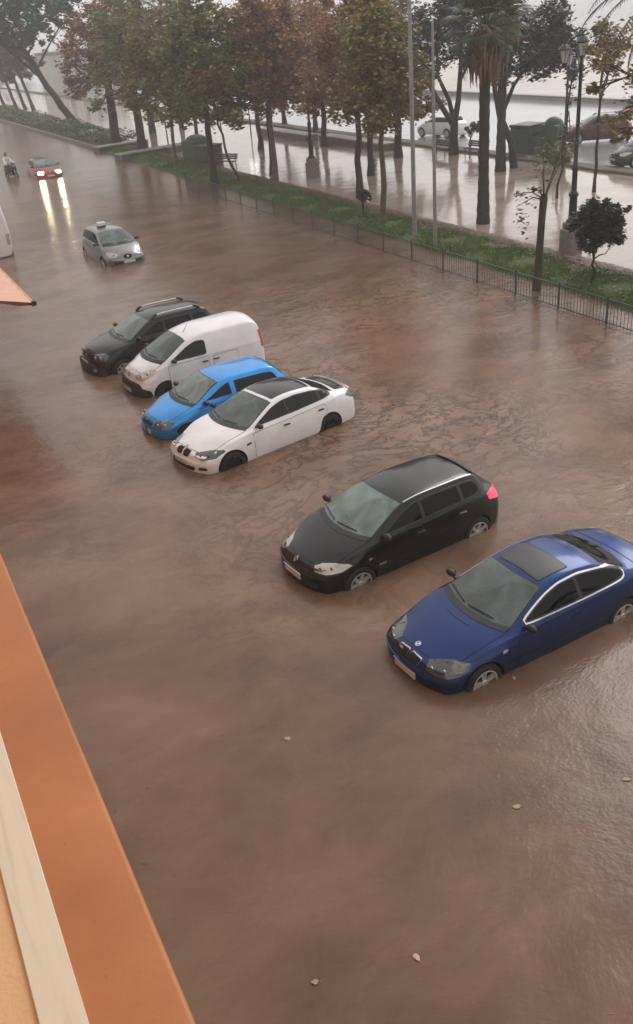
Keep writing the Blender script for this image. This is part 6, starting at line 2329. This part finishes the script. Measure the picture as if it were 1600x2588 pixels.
# background evergreens behind the plane row (between promenade and coast)
for i, (x, y, zt_, rx, lm, lab) in enumerate([(38.5, 66, 10.5, 3.2, 'dark', 'dark evergreen filling the gap behind the brown plane trees, left of the forked tree'),
                                              (37.5, 80, 11.0, 3.4, 'olive', 'dull olive tree far behind the globe lamp'),
                                              (35.0, 93, 11.5, 3.8, 'brown', 'brown tree far behind the green container'),
                                              (31.0, 104, 12.0, 4.0, 'green', 'green tree far behind the thick rusty plane tree'),
                                              (30.5, 88, 11.5, 3.6, 'brown', 'brown tree behind the gap between the two thick trunks'),
                                              (36.5, 72, 10.5, 3.2, 'red', 'red-brown tree far behind the mottled plane tree'),
                                              (29.0, 66.5, 9.5, 2.8, 'brown', 'tan-leaved tree between the mottled plane tree and the far planter'),
                                              (28.0, 48.5, 9.0, 2.2, 'brown', 'tan-leaved tree behind the dark-trunked plane tree at the middle of the row')]):
    tree('background_tree', lab, (x, y, -.1), (x, y, zt_ - 3), .2, .12, blobs_for(x, y, 3.7, rx, zt_, 8, 500 + i), 7500, .30, LM[lm], MT['bark'], 520 + i, 'trees at the back of the promenade')

# ------------------------------------------------------------------ floating leaves
r = random.Random(41)
FL = [(2.02, 5.33, 'pale', 'pale green curled leaf floating nearest to the orange parapet'), (3.04, 5.05, 'pink', 'pinkish maple-shaped leaf floating at the bottom centre of the water'),
      (6.60, 8.0, 'pale', 'tiny yellow leaf floating just below the blue coupe front wheel'), (6.55, 5.75, 'pale', 'tiny pale leaf floating alone in the lower right water'),
      (3.30, 8.62, 'pale', 'tiny pale leaf floating left of and below the black hatchback'), (10.9, 17.6, 'pink', 'white scrap floating behind the white sedan tail'),
      (15.2, 15.9, 'pale', 'pale fleck drifting between the row of cars and the railing'), (5.15, 6.1, 'pale', 'tiny pale leaf floating above the bottom centre')]
LMf = {'pale': mat('leaf_pale', (0.34, 0.29, 0.15), .5), 'pink': mat('leaf_pink', (0.55, 0.33, 0.25), .5)}
for x, y, c_, lab in FL:
    mb = MB()
    s = r.uniform(.022, .036)
    n = 10
    vs = [(0, 0, .012)] + [(s * r.uniform(1.0, 1.8) * math.cos(2 * math.pi * k / n), s * r.uniform(.7, 1.15) * math.sin(2 * math.pi * k / n), .004 + .008 * r.random()) for k in range(n)]
    mb.add(vs, [(0, 1 + k, 1 + (k + 1) % n) for k in range(n)])
    vs2 = [(v[0], v[1], v[2] - .003) for v in vs]
    mb.add(vs2, [(0, 1 + (k + 1) % n, 1 + k) for k in range(n)])
    mb.tube([(s * 1.8, 0, .01), (s * 2.6, s * .4, .012)], .003, 4)
    o = mb.build('floating_leaf', LMf[c_])
    o.location = (x, y, 0.004)
    o.rotation_euler = (0, 0, r.random() * 6.28)
    tag(o, lab, 'leaf', 'leaves floating on the flood')

# twigs, leaf scraps and foam bubbles too small to count
r = random.Random(55)
mb = MB()
for _ in range(900):
    y = 3.5 + 42 * r.random() ** 1.6
    x = r.uniform(.4, 19)
    if math.sin(x * .8 + y * .35) + math.sin(y * .9 - x * .4) + r.uniform(-1, 1) < .4:
        continue
    a = r.random() * 6.28
    l_ = r.uniform(.008, .045)
    w_ = r.uniform(.003, .010)
    ca, sa = math.cos(a), math.sin(a)
    P = [(x + u * l_ * ca - v * w_ * sa, y + u * l_ * sa + v * w_ * ca, .004 + .004 * r.random()) for u, v in ((-1, -.5), (.2, -1), (1, .3), (-.2, 1))]
    mb.add(P, [(0, 1, 2, 3)])
MT['scrap'] = leaf_mat('floating_scraps', [(0.035, 0.022, 0.014), (0.09, 0.06, 0.04), (0.30, 0.24, 0.18)], .05)
tag(mb.build('floating_debris', MT['scrap'], kind='stuff'), 'scattered tiny twigs and leaf scraps adrift on the muddy flood', 'debris')

# ------------------------------------------------------------------ mist
hz = MB().box((300, 480, 7.6), (1700, 1060, 17.6)).build('haze', None, kind='stuff')
m = bpy.data.materials.new('haze')
m.use_nodes = True
m.node_tree.nodes.clear()
pv = m.node_tree.nodes.new('ShaderNodeVolumePrincipled')
pv.inputs['Color'].default_value = (0.93, 0.93, 0.94, 1)
pv.inputs['Density'].default_value = 0.0016
pv.inputs['Anisotropy'].default_value = 0.2
om = m.node_tree.nodes.new('ShaderNodeOutputMaterial')
m.node_tree.links.new(pv.outputs[0], om.inputs['Volume'])
hz.data.materials.append(m)
